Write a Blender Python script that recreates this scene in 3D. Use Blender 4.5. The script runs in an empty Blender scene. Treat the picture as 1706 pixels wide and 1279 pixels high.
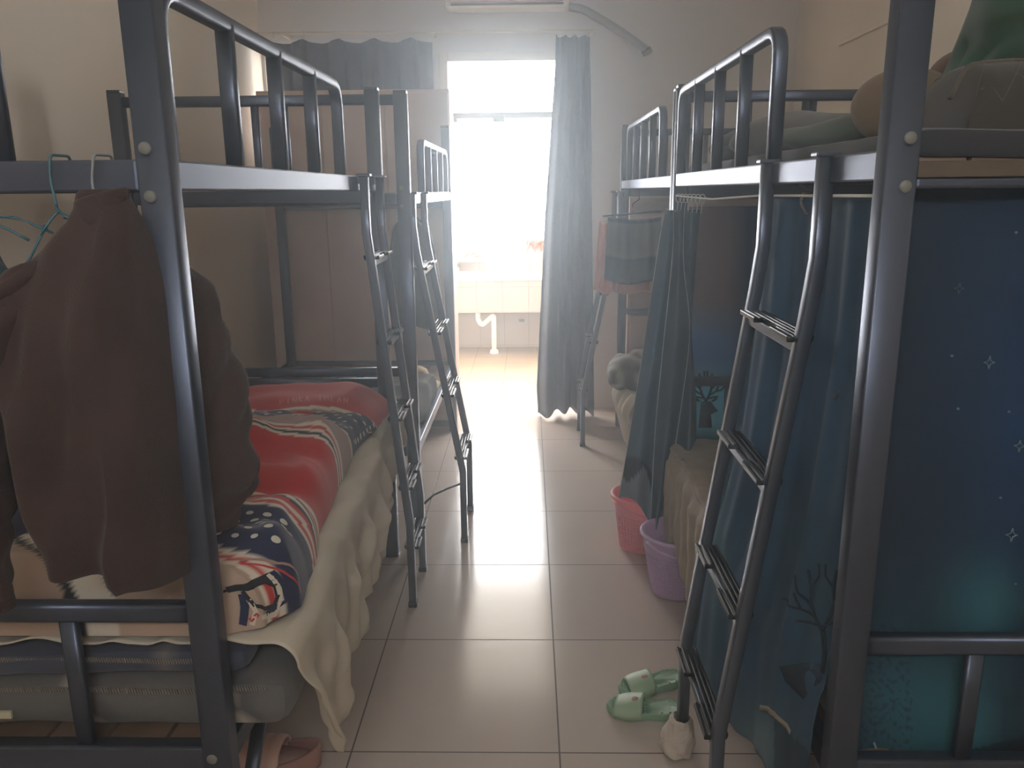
import bpy, bmesh, math, random
from mathutils import Vector, Matrix, noise
random.seed(7)
S = bpy.context.scene
COL = S.collection
PI = math.pi

# ------------------------------------------------------------------ camera, sky, light, exposure
cam_d = bpy.data.cameras.new('camera'); cam = bpy.data.objects.new('camera', cam_d); COL.objects.link(cam)
cam_d.sensor_fit = 'HORIZONTAL'; cam_d.sensor_width = 36.0
cam_d.lens = 1346.4 / 1706 * 36.0
cam_d.clip_start = 0.05; cam_d.clip_end = 200
# columns are the camera's right, up and back axes in world space
_r = Vector((0.999768, 0.01949977, -0.00914896))
_u = Vector((0.00436433, 0.23255275, 0.97257399))
_b = Vector((0.02109258, -0.97238828, 0.2324137))
M4 = Matrix.Identity(4)
for i in range(3):
    M4[i][0] = _r[i]; M4[i][1] = _u[i]; M4[i][2] = _b[i]
M4[2][3] = 1.57
cam.matrix_world = M4
S.camera = cam

SKY = 9.0
w = bpy.data.worlds.new('world'); S.world = w; w.use_nodes = True
bg = w.node_tree.nodes['Background']
bg.inputs[0].default_value = (0.97, 0.985, 1.0, 1); bg.inputs[1].default_value = SKY
S.view_settings.view_transform = 'Standard'; S.view_settings.look = 'None'
S.view_settings.gamma = 1; S.view_settings.use_curve_mapping = False
S.view_settings.exposure = 1.2
cy = S.cycles
cy.max_bounces = 12; cy.diffuse_bounces = 8; cy.glossy_bounces = 4; cy.transmission_bounces = 6
cy.volume_bounces = 1; cy.transparent_max_bounces = 8
cy.caustics_reflective = False; cy.caustics_refractive = False
cy.sample_clamp_indirect = 8.0
cy.use_denoising = True
cy.volume_step_rate = 5

def portal(name, loc, sx, sz):
    d = bpy.data.lights.new(name, 'AREA'); d.shape = 'RECTANGLE'; d.size = sx; d.size_y = sz
    d.cycles.is_portal = True
    o = bpy.data.objects.new(name, d); COL.objects.link(o)
    o.location = loc; o.rotation_euler = (-PI/2, 0, 0)      # shines towards -Y, into the room
    return o
portal('balcony_sky_portal', (-0.1, 8.34, 1.86), 5.0, 1.5)
pb = portal('added_window_portal', (-0.1, -1.31, 2.45), 1.4, 0.48); pb.rotation_euler = (PI/2, 0, 0)  # sky light through the added window behind the camera

# ------------------------------------------------------------------ materials
def srgb(r, g, b):
    f = lambda c: (c/255/12.92) if c/255 <= 0.04045 else ((c/255+0.055)/1.055)**2.4
    return (f(r), f(g), f(b), 1)
MATS = {}
def mat(name, col=(1,1,1,1), rough=0.6, metal=0.0, attr=False, bump=0, bscale=200, transl=0.0, mottle=0, mscale=3, spec=0.5, trans=0.0, coat=0, sheen=0, weave=0, ior=1.5):
    if name in MATS: return MATS[name]
    m = bpy.data.materials.new(name); m.use_nodes = True
    nt = m.node_tree; N = nt.nodes; L = nt.links
    p = N['Principled BSDF']; out = N['Material Output']
    p.inputs['Roughness'].default_value = rough; p.inputs['Metallic'].default_value = metal
    p.inputs['Specular IOR Level'].default_value = spec
    p.inputs['Transmission Weight'].default_value = trans
    p.inputs['Coat Weight'].default_value = coat; p.inputs['IOR'].default_value = ior
    p.inputs['Sheen Weight'].default_value = sheen
    src = None
    if attr:
        a = N.new('ShaderNodeAttribute'); a.attribute_name = 'Col'; src = a.outputs['Color']
    tc = N.new('ShaderNodeTexCoord')
    if mottle or not attr:
        nz = N.new('ShaderNodeTexNoise'); nz.inputs['Scale'].default_value = mscale; nz.inputs['Detail'].default_value = 5
        L.new(tc.outputs['Object'], nz.inputs['Vector'])
        mx = N.new('ShaderNodeMix'); mx.data_type = 'RGBA'; mx.blend_type = 'MULTIPLY'
        mr = N.new('ShaderNodeMapRange'); L.new(nz.outputs[0], mr.inputs[0])
        k = mottle or 0.08
        mr.inputs[1].default_value = 0.3; mr.inputs[2].default_value = 0.7
        mr.inputs[3].default_value = 1-k; mr.inputs[4].default_value = 1+k*0.3
        mx.inputs[0].default_value = 1.0
        if src: L.new(src, mx.inputs[6])
        else: mx.inputs[6].default_value = col
        L.new(mr.outputs[0], mx.inputs[7]); src = mx.outputs[2]
    L.new(src, p.inputs['Base Color'])
    if bump:
        nb = N.new('ShaderNodeTexNoise'); nb.inputs['Scale'].default_value = bscale; nb.inputs['Detail'].default_value = 3
        L.new(tc.outputs['Object'], nb.inputs['Vector'])
        bp = N.new('ShaderNodeBump'); bp.inputs['Strength'].default_value = bump; bp.inputs['Distance'].default_value = 0.004
        L.new(nb.outputs[0], bp.inputs['Height']); L.new(bp.outputs[0], p.inputs['Normal'])
    if transl:
        tr = N.new('ShaderNodeBsdfTranslucent'); L.new(src, tr.inputs[0])
        ms = N.new('ShaderNodeMixShader'); ms.inputs[0].default_value = transl
        L.new(p.outputs[0], ms.inputs[1]); L.new(tr.outputs[0], ms.inputs[2]); L.new(ms.outputs[0], out.inputs[0])
    MATS[name] = m
    return m

def tile_mat(name, col, grout, size, ox, oy, rough, axes='XY', gw=0.005, sizey=None):
    m = bpy.data.materials.new(name); m.use_nodes = True
    nt = m.node_tree; N = nt.nodes; L = nt.links; p = N['Principled BSDF']
    g = N.new('ShaderNodeNewGeometry'); sp = N.new('ShaderNodeSeparateXYZ'); L.new(g.outputs['Position'], sp.inputs[0])
    def M(op, a, b=None, c=None):
        n = N.new('ShaderNodeMath'); n.operation = op
        for i, v in enumerate((a, b, c)):
            if v is None: continue
            if isinstance(v, (int, float)): n.inputs[i].default_value = v
            else: L.new(v, n.inputs[i])
        return n.outputs[0]
    masks = []; cells = []
    for ax, o, sz in ((axes[0], ox, size), (axes[1], oy, sizey or size)):
        t = M('DIVIDE', M('SUBTRACT', sp.outputs[ax], o), sz)
        fr = M('FRACT', M('ADD', t, 100.0)); cells.append(M('FLOOR', t))
        d = M('MINIMUM', fr, M('SUBTRACT', 1.0, fr))
        masks.append(M('LESS_THAN', d, gw/2/sz))
    gm = M('MAXIMUM', masks[0], masks[1])
    cv = N.new('ShaderNodeCombineXYZ'); L.new(cells[0], cv.inputs[0]); L.new(cells[1], cv.inputs[1])
    wn = N.new('ShaderNodeTexWhiteNoise'); wn.noise_dimensions = '2D'; L.new(cv.outputs[0], wn.inputs['Vector'])
    nz = N.new('ShaderNodeTexNoise'); nz.inputs['Scale'].default_value = 2.5; nz.inputs['Detail'].default_value = 6
    L.new(g.outputs['Position'], nz.inputs['Vector'])
    val = M('ADD', M('MULTIPLY', wn.outputs[0], 0.06), M('MULTIPLY', nz.outputs[0], 0.16))
    val = M('ADD', val, 0.88)
    mx = N.new('ShaderNodeMix'); mx.data_type = 'RGBA'; mx.blend_type = 'MULTIPLY'; mx.inputs[0].default_value = 1
    mx.inputs[6].default_value = col; L.new(val, mx.inputs[7])
    m2 = N.new('ShaderNodeMix'); m2.data_type = 'RGBA'; L.new(gm, m2.inputs[0]); L.new(mx.outputs[2], m2.inputs[6]); m2.inputs[7].default_value = grout
    L.new(m2.outputs[2], p.inputs['Base Color'])
    r = M('ADD', rough, M('MULTIPLY', gm, 0.5)); r = M('ADD', r, M('MULTIPLY', nz.outputs[0], 0.06)); L.new(r, p.inputs['Roughness'])
    bp = N.new('ShaderNodeBump'); bp.inputs['Strength'].default_value = 0.4; bp.inputs['Distance'].default_value = 0.002
    L.new(M('SUBTRACT', 1.0, gm), bp.inputs['Height']); L.new(bp.outputs[0], p.inputs['Normal'])
    return m

STEEL = mat('black_enamel_steel', srgb(92, 100, 118), 0.40, metal=0.85, spec=0.8, ior=1.5, bump=0.04, bscale=500)
STEELT = mat('ladder_steel', srgb(96, 104, 120), 0.34, metal=0.85, spec=0.6, bump=0.03, bscale=400)
ZINC = mat('zinc_bolt', srgb(118, 120, 114), 0.6)
PLAST = mat('black_plastic', srgb(24, 24, 27), 0.3)
WALL = mat('cream_wall_paint', srgb(240, 231, 218), 0.85, bump=0.15, bscale=40, mottle=0.05, mscale=1.5)
CEIL = mat('ceiling_paint', srgb(240, 236, 226), 0.9, bump=0.1, bscale=30)
FRAME = mat('pale_frame', srgb(214, 206, 188), 0.45)
WOOD = mat('brown_bed_board', srgb(136, 112, 96), 0.6, mottle=0.35, mscale=9)
PANEL = mat('pink_brown_laminate', srgb(214, 188, 172), 0.5, mottle=0.1, mscale=4)
CLOTH = mat('printed_cloth', attr=True, rough=0.85, bump=0.25, bscale=600, sheen=0.2)
CURT = mat('printed_bed_curtain', attr=True, rough=0.8, bump=0.2, bscale=500, transl=0.16, mottle=0.12, mscale=6)
CURTB = mat('thin_printed_curtain', attr=True, rough=0.8, bump=0.2, bscale=500, transl=0.5)
DRAPE = mat('window_drape', srgb(92, 94, 108), 0.85, transl=0.12, bump=0.2, bscale=400)
SHEET = mat('cotton_sheet', srgb(218, 210, 194), 0.85, transl=0.15, bump=0.2, bscale=400, mottle=0.06, mscale=5)
CERAM = mat('white_ceramic', srgb(235, 228, 215), 0.2)
CHROME = mat('chrome', srgb(190, 190, 190), 0.15, metal=1)
PIPE = mat('white_plastic_pipe', srgb(228, 222, 208), 0.4)
FLOORM = tile_mat('glossy_floor_tile', srgb(208, 196, 188), srgb(100, 90, 84), 0.6, 0.083, 2.013, 0.13)
BFLOOR = tile_mat('balcony_floor_tile', srgb(150, 132, 112), srgb(120, 104, 88), 0.3, 0.083, 5.9, 0.4)
BTILE = tile_mat('balcony_wall_tile', srgb(150, 138, 126), srgb(124, 112, 98), 0.25, 0.0, 0.02, 0.3, axes='XZ', sizey=0.33)

# ------------------------------------------------------------------ mesh helpers
class MB:
    def __init__(s): s.v = []; s.f = []; s.c = []; s.sm = []
    def add(s, vs, fs, col=(1,1,1), smooth=False):
        n = len(s.v); s.v += [tuple(v) for v in vs]
        s.c += ([col]*len(vs) if not isinstance(col, list) else col)
        s.f += [tuple(i+n for i in f) for f in fs]; s.sm += [smooth]*len(fs)
        return s
    def box(s, x0, x1, y0, y1, z0, z1, col=(1,1,1)):
        return s.add([(x0,y0,z0),(x1,y0,z0),(x1,y1,z0),(x0,y1,z0),(x0,y0,z1),(x1,y0,z1),(x1,y1,z1),(x0,y1,z1)],
                     [(0,3,2,1),(4,5,6,7),(0,1,5,4),(1,2,6,5),(2,3,7,6),(3,0,4,7)], col)
    def sweep(s, pts, w, h=None, up=(0,0,1), prof='rect', caps=True, col=(1,1,1), r=0.25, taper=None):
        """square (rounded) or round tube along pts; w across, h along 'up'"""
        h = h or w
        if prof == 'round': P = [(math.cos(a)*w/2, math.sin(a)*h/2) for a in [2*PI*i/10 for i in range(10)]]
        elif prof == 'convex':
            P = [(math.copysign(abs(math.cos(a))**0.36, math.cos(a))*w/2, math.copysign(abs(math.sin(a))**0.36, math.sin(a))*h/2) for a in [2*PI*(i+0.5)/32 for i in range(32)]]
        else:
            c = min(w, h)*r; P = []
            for (sx, sy, a0) in ((1,1,0),(-1,1,PI/2),(-1,-1,PI),(1,-1,1.5*PI)):
                for k in range(3):
                    a = a0 + k*PI/4
                    P.append((sx*(w/2-c)+math.cos(a)*c, sy*(h/2-c)+math.sin(a)*c))
        pts = [Vector(p) for p in pts]; n = len(pts); k = len(P); V = []
        up = Vector(up)
        for i, p in enumerate(pts):
            d0 = (pts[i]-pts[i-1]).normalized() if i > 0 else None
            d1 = (pts[i+1]-pts[i]).normalized() if i < n-1 else None
            d = ((d0 or d1)+(d1 or d0)).normalized()
            sc = 1.0
            if d0 and d1: sc = 1/max(0.5, d.dot(d0))
            a = d.cross(up)
            if a.length < 1e-4: a = d.cross(Vector((1,0,0)))
            a.normalize(); b = a.cross(d).normalized()
            t = taper[i] if taper else 1
            for (px, py) in P:
                V.append(p + a*px*t + b*py*t*(sc if abs(b.dot((d1 or d)-(d0 or d))) > 1e-6 else 1) + a*px*t*((sc-1) if abs(a.dot((d1 or d)-(d0 or d))) > 1e-6 else 0))
        F = [(i*k+j, i*k+(j+1)%k, (i+1)*k+(j+1)%k, (i+1)*k+j) for i in range(n-1) for j in range(k)]
        m = len(s.v)
        s.add(V, F, col, True)
        if caps:
            s.f.append(tuple(m+j for j in range(k))[::-1]); s.sm.append(False)
            s.f.append(tuple(m+(n-1)*k+j for j in range(k))); s.sm.append(False)
        return s
    def grid(s, fn, nu, nv, col=(1,1,1), wrap_u=False, wrap_v=False):
        V = []; C = []
        for j in range(nv+(0 if wrap_v else 1)):
            for i in range(nu+(0 if wrap_u else 1)):
                u = i/nu; v = j/nv; p = Vector(fn(u, v)); V.append(p)
                C.append(col(u, v, p) if callable(col) else col)
        W = nu+(0 if wrap_u else 1); Hh = nv+(0 if wrap_v else 1)
        F = []
        for j in range(nv):
            for i in range(nu):
                a = j*W+i; b = j*W+(i+1)%W; c = ((j+1)%Hh)*W+(i+1)%W; d = ((j+1)%Hh)*W+i
                F.append((a,b,c,d))
        return s.add(V, F, C, True)
    def lathe(s, prof, n=24, c=(0,0,0), col=(1,1,1), squash=(1,1)):
        return s.grid(lambda u, v: (c[0]+squash[0]*P_(prof, v)[0]*math.cos(2*PI*u), c[1]+squash[1]*P_(prof, v)[0]*math.sin(2*PI*u), c[2]+P_(prof, v)[1]),
                      n, len(prof)-1, col, wrap_u=True)
    def decal(s, fn, polys, col, off=0.0015):
        """filled convex polygons given in the surface's (u,v), laid just above it"""
        for poly in polys:
            V = []
            for (u, v) in poly: V.append(offp(fn, u, v, off))
            V.append(offp(fn, sum(p[0] for p in poly)/len(poly), sum(p[1] for p in poly)/len(poly), off)); k = len(poly)
            s.add(V, [(i, (i+1)%k, k) for i in range(k)], col, True)
        return s
    def ribbon(s, fn, line, wd, col, off=0.0015, su=1.0, sv=1.0, seg=0.03):
        """stroke along a polyline in (u,v); su,sv metres per unit"""
        pts = []
        for (a, b) in zip(line[:-1], line[1:]):
            n = max(1, int(math.hypot((b[0]-a[0])*su, (b[1]-a[1])*sv)/seg))
            pts += [(a[0]+(b[0]-a[0])*k/n, a[1]+(b[1]-a[1])*k/n) for k in range(n)]
        pts.append(line[-1]); V = []
        for i, p in enumerate(pts):
            q0 = pts[max(0, i-1)]; q1 = pts[min(len(pts)-1, i+1)]
            dx = (q1[0]-q0[0])*su; dy = (q1[1]-q0[1])*sv; l = math.hypot(dx, dy) or 1
            nx, ny = -dy/l*wd/2/su, dx/l*wd/2/sv
            V.append(offp(fn, p[0]+nx, p[1]+ny, off)); V.append(offp(fn, p[0]-nx, p[1]-ny, off))
        return s.add(V, [(2*i, 2*i+1, 2*i+3, 2*i+2) for i in range(len(pts)-1)], col, True)
    def build(s, name, m, parent=None, bevel=0, solid=0, sub=0, loc=None, wn=False, fixn=False):
        me = bpy.data.meshes.new(name)
        o0 = Vector(loc) if loc is not None else Vector((0,0,0))
        me.from_pydata([tuple(Vector(v)-o0) for v in s.v], [], s.f)
        me.polygons.foreach_set('use_smooth', s.sm)
        ca = me.color_attributes.new('Col', 'FLOAT_COLOR', 'POINT')
        ca.data.foreach_set('color', [x for c in s.c for x in (c[0], c[1], c[2], 1.0)])
        me.materials.append(m)
        if fixn:
            bm = bmesh.new(); bm.from_mesh(me); bmesh.ops.recalc_face_normals(bm, faces=bm.faces); bm.to_mesh(me); bm.free()
        me.update()
        o = bpy.data.objects.new(name, me); COL.objects.link(o)
        if parent is not None:
            o.parent = parent; o.location = o0 - parent.location if loc is not None else -parent.location
        else: o.location = o0
        if bevel:
            b = o.modifiers.new('bevel', 'BEVEL'); b.width = bevel; b.segments = 2; b.limit_method = 'ANGLE'
        if solid:
            d = o.modifiers.new('solid', 'SOLIDIFY'); d.thickness = solid; d.offset = 0
        if sub:
            d = o.modifiers.new('sub', 'SUBSURF'); d.levels = sub; d.render_levels = sub
        return o
def P_(prof, v):
    i = min(len(prof)-1, int(round(v*(len(prof)-1)))); return prof[i]
def offp(fn, u, v, off):
    e = 1e-3
    p = Vector(fn(u, v)); a = Vector(fn(u+e, v))-p; b = Vector(fn(u, v+e))-p
    n = a.cross(b)
    if n.length > 0: n.normalize()
    return p+n*off
def lin(*c): return srgb(*c)[:3]
def mixc(a, b, t): t = max(0, min(1, t)); return tuple(a[i]*(1-t)+b[i]*t for i in range(3))
def interp(x, pts):
    if x <= pts[0][0]: return pts[0][1]
    for (a, b) in zip(pts[:-1], pts[1:]):
        if x <= b[0]:
            t = (x-a[0])/(b[0]-a[0]); t = t*t*(3-2*t); return a[1]*(1-t)+b[1]*t
    return pts[-1][1]
def nz(x, y=0, z=0, s=1.0): return noise.noise(Vector((x*s, y*s, z*s)))
def thing(name, label, cat, loc, group=None):
    o = bpy.data.objects.new(name, None); COL.objects.link(o); o.location = loc
    o.empty_display_size = 0.1
    return tag(o, label, cat, group)
def tag(o, label, cat, group=None, kind=None):
    o['label'] = label; o['category'] = cat
    if group: o['group'] = group
    if kind: o['kind'] = kind
    return o
def struct(name, mb, m, label=None, **k):
    o = mb.build(name, m, **k); o['kind'] = 'structure'
    if label: o['label'] = label
    return o
def rectpath(p, corners, r, n=5):
    """open polyline with rounded corners; corners = interior points of p"""
    out = [Vector(p[0])]
    for i in range(1, len(p)-1):
        c = Vector(p[i]); a = (Vector(p[i-1])-c).normalized(); b = (Vector(p[i+1])-c).normalized()
        p0 = c+a*r; p1 = c+b*r
        for k in range(n+1):
            t = k/n; out.append(p0*(1-t)**2 + c*2*t*(1-t) + p1*t*t)
    out.append(Vector(p[-1])); return out

# ------------------------------------------------------------------ the setting
XL, XR, YB, YE, ZC = -1.80, 1.80, -1.1, 5.80, 3.15
struct('floor', MB().box(XL-0.2, XR+0.2, YB-0.2, YE+0.1, -0.12, 0), FLOORM)
struct('ceiling', MB().box(XL-0.2, XR+0.2, YB-0.2, YE+0.2, ZC, ZC+0.12), CEIL)
struct('wall_left', MB().box(XL-0.2, XL, YB-0.2, YE+0.2, 0, ZC), WALL)
struct('wall_right', MB().box(XR, XR+0.2, YB-0.2, YE+0.2, 0, ZC), WALL)
# wall behind the camera, with a strip window added out of view to brighten the near room
m = MB(); m.box(XL, -0.8, YB-0.2, YB, 0, ZC); m.box(0.6, XR, YB-0.2, YB, 0, ZC); m.box(-0.8, 0.6, YB-0.2, YB, 0, 2.24); m.box(-0.8, 0.6, YB-0.2, YB, 2.67, ZC)
struct('wall_back', m, WALL)
m = MB()
for x in (-0.8, -0.35, 0.11, 0.56): m.box(x, x+0.04, YB-0.12, YB-0.06, 2.24, 2.67)
struct('added_window', m, FRAME)  # frame bars of the added strip window
DX0, DX1, DZ = -0.60, 0.42, 2.48          # doorway
WX0, WX1, WZ0, WZ1 = -1.78, -0.85, 1.75, 2.50
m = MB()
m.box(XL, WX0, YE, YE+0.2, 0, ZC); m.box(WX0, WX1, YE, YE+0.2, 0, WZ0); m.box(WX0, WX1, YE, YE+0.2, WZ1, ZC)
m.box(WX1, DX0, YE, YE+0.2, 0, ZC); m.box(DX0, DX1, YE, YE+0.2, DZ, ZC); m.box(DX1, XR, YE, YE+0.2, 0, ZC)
struct('wall_end', m, mat('dimmed_wall_paint', srgb(212, 208, 204), 0.85, bump=0.15, bscale=40, mottle=0.05, mscale=1.5))  # wall paint toned down here in place of dimmer light on this wall
m = MB()
for (a, b, c, d) in ((DX0, DX0+0.06, 0, DZ), (DX1-0.06, DX1, 0, DZ), (DX0+0.06, DX1-0.06, DZ-0.06, DZ)):
    m.box(a, b, YE-0.015, YE+0.1, c, d)
df = struct('door_1', m, FRAME, bevel=0.005)
m = MB(); m.box(DX0+0.06, DX1-0.06, YE+0.02, YE+0.08, 2.055, 2.095)
m.box(-0.515, -0.485, YE+0.0, YE+0.02, 2.03, 2.06); m.box(-0.24, -0.16, YE+0.0, YE+0.02, 2.03, 2.075)
o = m.build('transom_bar', mat('grey_aluminium', srgb(150, 148, 142), 0.4), df, bevel=0.004)
m = MB()
for (a, b, c, d) in ((WX0, WX0+0.05, WZ0, WZ1), (WX1-0.05, WX1, WZ0, WZ1), (WX0, WX1, WZ1-0.05, WZ1), (WX0, WX1, WZ0, WZ0+0.05), (-1.26, -1.21, WZ0, WZ1)):
    m.box(a, b, YE+0.05, YE+0.12, c, d)
struct('window_1', m, FRAME)
# balcony beyond the doorway
BX0, BX1, BY = -2.6, 2.4, 8.22
struct('balcony_floor', MB().box(BX0, BX1, YE+0.1, BY+0.3, -0.12, 0.0), BFLOOR)
m = MB().box(BX0, BX1, BY, BY+0.15, 0, 1.06); struct('wall_parapet', m, BTILE)
struct('trim_1', MB().box(BX0, BX1, BY-0.03, BY+0.18, 1.06, 1.09), FRAME, bevel=0.005)
m = MB().box(BX0-0.15, BX0, YE+0.2, BY+0.3, 0, 2.95); m.box(BX1, BX1+0.15, YE+0.2, BY+0.3, 0, 2.95)
struct('wall_balcony_sides', m, WALL)
struct('balcony_ceiling', MB().box(BX0-0.15, BX1+0.15, YE+0.2, BY+0.3, 2.85, 2.97), CEIL)
m = MB().box(BX0, BX1, BY, BY+0.12, 2.66, 2.85); struct('trim_2', m, CEIL)
# low wall panel of the balcony frame seen at the top of the doorway
m = MB(); m.box(BX0, BX1, BY+0.02, BY+0.05, 2.60, 2.625)
for x in (-1.9, -0.99, -0.08, 0.83, 1.74): m.box(x-0.012, x+0.012, BY+0.02, BY+0.05, 2.60, 2.68)
struct('trim_3', m, mat('pale_rail', srgb(196, 180, 150), 0.5))
# raised line and cable duct on the walls
struct('trim_4', MB().box(XR-0.02, XR, 0.4, 5.0, 2.36, 2.385), WALL, bevel=0.004)

# ------------------------------------------------------------------ haze volume in the room, added for veiling lens glare
hz = MB().box(XL+0.001, XR-0.001, YB+0.001, YE-0.02, 0.001, ZC-0.001).build('haze', bpy.data.materials.new('haze'))
hm = hz.data.materials[0]; hm.use_nodes = True; hm.node_tree.nodes.clear()
vs = hm.node_tree.nodes.new('ShaderNodeVolumeScatter'); vo = hm.node_tree.nodes.new('ShaderNodeOutputMaterial')
vs.inputs['Color'].default_value = (0.80, 0.91, 1.0, 1); vs.inputs['Density'].default_value = 0.052; vs.inputs['Anisotropy'].default_value = 0.78
hm.node_tree.links.new(vs.outputs[0], vo.inputs['Volume'])
tag(hz, 'thin haze volume filling the room, standing in for veiling lens glare', 'haze', kind='stuff')
# ------------------------------------------------------------------ bunk beds
PW = 0.055                                                    # post width
def bunk_bed(label, s, xf, y0, y1, zb, guard, gtop, lowz=0.475, head_near=0.83, head_far=0.808, nbars=5, upper_board=1.60, vx=(0.29, 0.53, 0.77), vtop=(0.28, 0.53, 0.78), vtop_far=None, vfar=None, far_guard=True, plank=False, ptop=1.965, width=1.06, brace=False):
    """s=-1 bed on the left wall, +1 on the right; xf = plane of its aisle face; zb = top of the upper side beam"""
    X = lambda d: s*(xf+d)                                    # d metres from the aisle face towards the wall
    def bx(mb, d0, d1, a, b, c, e): return mb.box(min(X(d0), X(d1)), max(X(d0), X(d1)), a, b, c, e)
    t = thing('bunk_bed', label, 'bunk bed', (s*(xf+width/2), (y0+y1)/2, 0), None)
    for (d, y) in ((0, y0), (0, y1-0.045), (width-PW, y0), (width-PW, y1-0.045)):
        p = MB().sweep([(X(d+PW/2), y+0.0225, 0.012), (X(d+PW/2), y+0.0225, ptop-0.012)], PW, 0.045, up=(0,1,0), r=0.10).build('post', STEEL, t)
        c = MB(); bx(c, d+0.001, d+PW-0.001, y+0.001, y+0.044, ptop-0.0119, ptop)
        c.build('end_cap', PLAST, p, bevel=0.003); COL.objects[-1].location = (0,0,0)
        c = MB(); bx(c, d-0.001, d+PW+0.001, y-0.001, y+0.046, 0, 0.0119)
        c.build('foot_cap', PLAST, p, bevel=0.003); COL.objects[-1].location = (0,0,0)
        if y == y0:
            for z in (zb+0.017, zb-0.059, lowz+0.031):
                MB().lathe([(0.0001, -0.0035), (0.0085, -0.003), (0.0105, -0.001), (0.0105, 0.002)], 14).build('bolt', ZINC, p)
                b = COL.objects[-1]; b.rotation_euler = (-PI/2, 0, 0)
                b.location = (X(d+0.036), y0, z)
    ya, yb = y0+0.045, y1-0.045
    for (d, z) in ((0.004, zb-0.05), (0.004, lowz), (width-0.034, zb-0.05), (width-0.034, lowz)):
        m = MB(); bx(m, d, d+0.03, ya, yb, z, z+0.05); m.build('side_beam', STEEL, t, bevel=0.004)
    for (y, z, h) in ((y0, zb-(0.063 if plank else 0.052), 0.017 if plank else 0.052), (y1-0.045, zb-0.098, 0.052), (y0, lowz, 0.052), (y1-0.045, lowz, 0.052)):
        m = MB(); bx(m, PW, width-PW, y+0.005, y+0.04, z, z+h); m.build('end_rail', STEEL, t, bevel=0.005)
    if plank:
        m = MB(); bx(m, PW, width-PW, y0+0.004, y0+0.030, zb-0.045, zb-0.019); m.build('edge_plank', mat('dull_plank', srgb(92, 80, 66), 0.7, mottle=0.2, mscale=20), t, bevel=0.002)
    for (y, z0, z1, n) in ((y0, zb-(0.02 if plank else 0), 1.95, 0), (y1-0.045, zb-0.046, 1.94, 0), (y0, lowz+0.052, head_near, 1), (y1-0.045, lowz+0.052, head_far, 1))[::1 if far_guard else 2]:
        m = MB(); yc = y+0.0225
        m.sweep([(X(PW), yc, z1-0.02), (X(width-PW), yc, z1-0.02)], 0.030, 0.040, r=0.3)
        for d in ((vtop if y == y0 else vtop_far or vtop) if not n else vx if y == y0 else (vfar or vx)): m.sweep([(X(d), yc, z0), (X(d), yc, z1-0.03)], 0.034 if n else 0.03, 0.02, up=(0,1,0), r=0.3)
        m.build('end_guard', STEEL, t)
    # aisle guard: bent tube with upright bars
    g0, g1 = guard; m = MB(); q = 0.014; xc = X(0.018)
    path = rectpath([(xc, g0+q, zb), (xc, g0+q, gtop-q), (xc, g1-q, gtop-q), (xc, g1-q, zb)], None, 0.07)
    m.sweep(path, 0.028, 0.034, up=(1,0,0), r=0.22)
    gr = m.build('guard_rail', STEEL, t)
    for k in range(1, nbars-1):
        y = g0+q+(g1-g0-2*q)*k/(nbars-1)
        MB().sweep([(xc, y, zb), (xc, y, gtop-q)], 0.034, 0.026, up=(0,1,0), r=0.22).build('upright_bar', STEEL, gr)
        COL.objects[-1].location = (0,0,0)
    for z in (zb-0.022, lowz+0.006):
        if z > 1 and s < 0:                                   # unseen upper deck kept to thin cross slats, letting light through
            for k in range(9):
                y = y0+0.12+k*(y1-y0-0.24)/8; m = MB(); bx(m, 0.034, width-0.034, y-0.015, y+0.015, z-0.006, z+0.004); m.build('cross_slat', STEEL, t)
            continue
        m = MB(); n = 8; w0 = (width-0.07)/n
        for k in range(n): bx(m, 0.036+k*w0, 0.036+(k+1)*w0-0.008, y0+0.042, y1-0.042, z, z+0.018)
        m.build('bed_board', WOOD, t, bevel=0.002)
    if brace:
        MB().sweep([(X(0.03), y0+0.10, lowz-0.155), (X(0.03), y0+0.04, lowz-0.28)], 0.012, 0.03, up=(0,1,0)).build('brace', STEEL, t) if False else None
        m = MB().sweep([(X(0.02), y0+0.26, lowz+0.004), (X(0.02), y0+0.045, lowz-0.22)], 0.02, 0.03, up=(1,0,0)); m.build('brace', STEEL, t)
    return t
bed_l1 = bunk_bed('black steel bunk bed nearest the camera on the left, jacket hung on its end rail', -1, 0.58, 1.34, 3.33, 1.625, (1.37, 2.665), 1.907, vx=(0.29, 0.70), vfar=(0.15, 0.28, 0.57, 0.93), vtop_far=(0.28, 0.49), brace=True)
bed_l2 = bunk_bed('black steel bunk bed behind the first one on the left, beside the brown cabinet', -1, 0.485, 3.395, 5.25, 1.567, (3.90, 5.06), 1.81, vx=(0.25, 0.66), lowz=0.43, far_guard=False, width=1.12, vtop=(0.5,))
bed_r1 = bunk_bed('black steel bunk bed nearest the camera on the right, closed off by blue deer curtains', 1, 0.58, 1.37, 3.36, 1.630, (2.04, 3.31), 1.95, lowz=0.43, head_near=0.748, head_far=0.80, vx=(0.265, 0.53, 0.77), nbars=5, plank=True)
bed_r2 = bunk_bed('black steel bunk bed behind the first one on the right, towels hung at its side', 1, 0.59, 3.43, 5.36, 1.626, (3.80, 5.06), 1.94, lowz=0.43, nbars=5)

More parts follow.
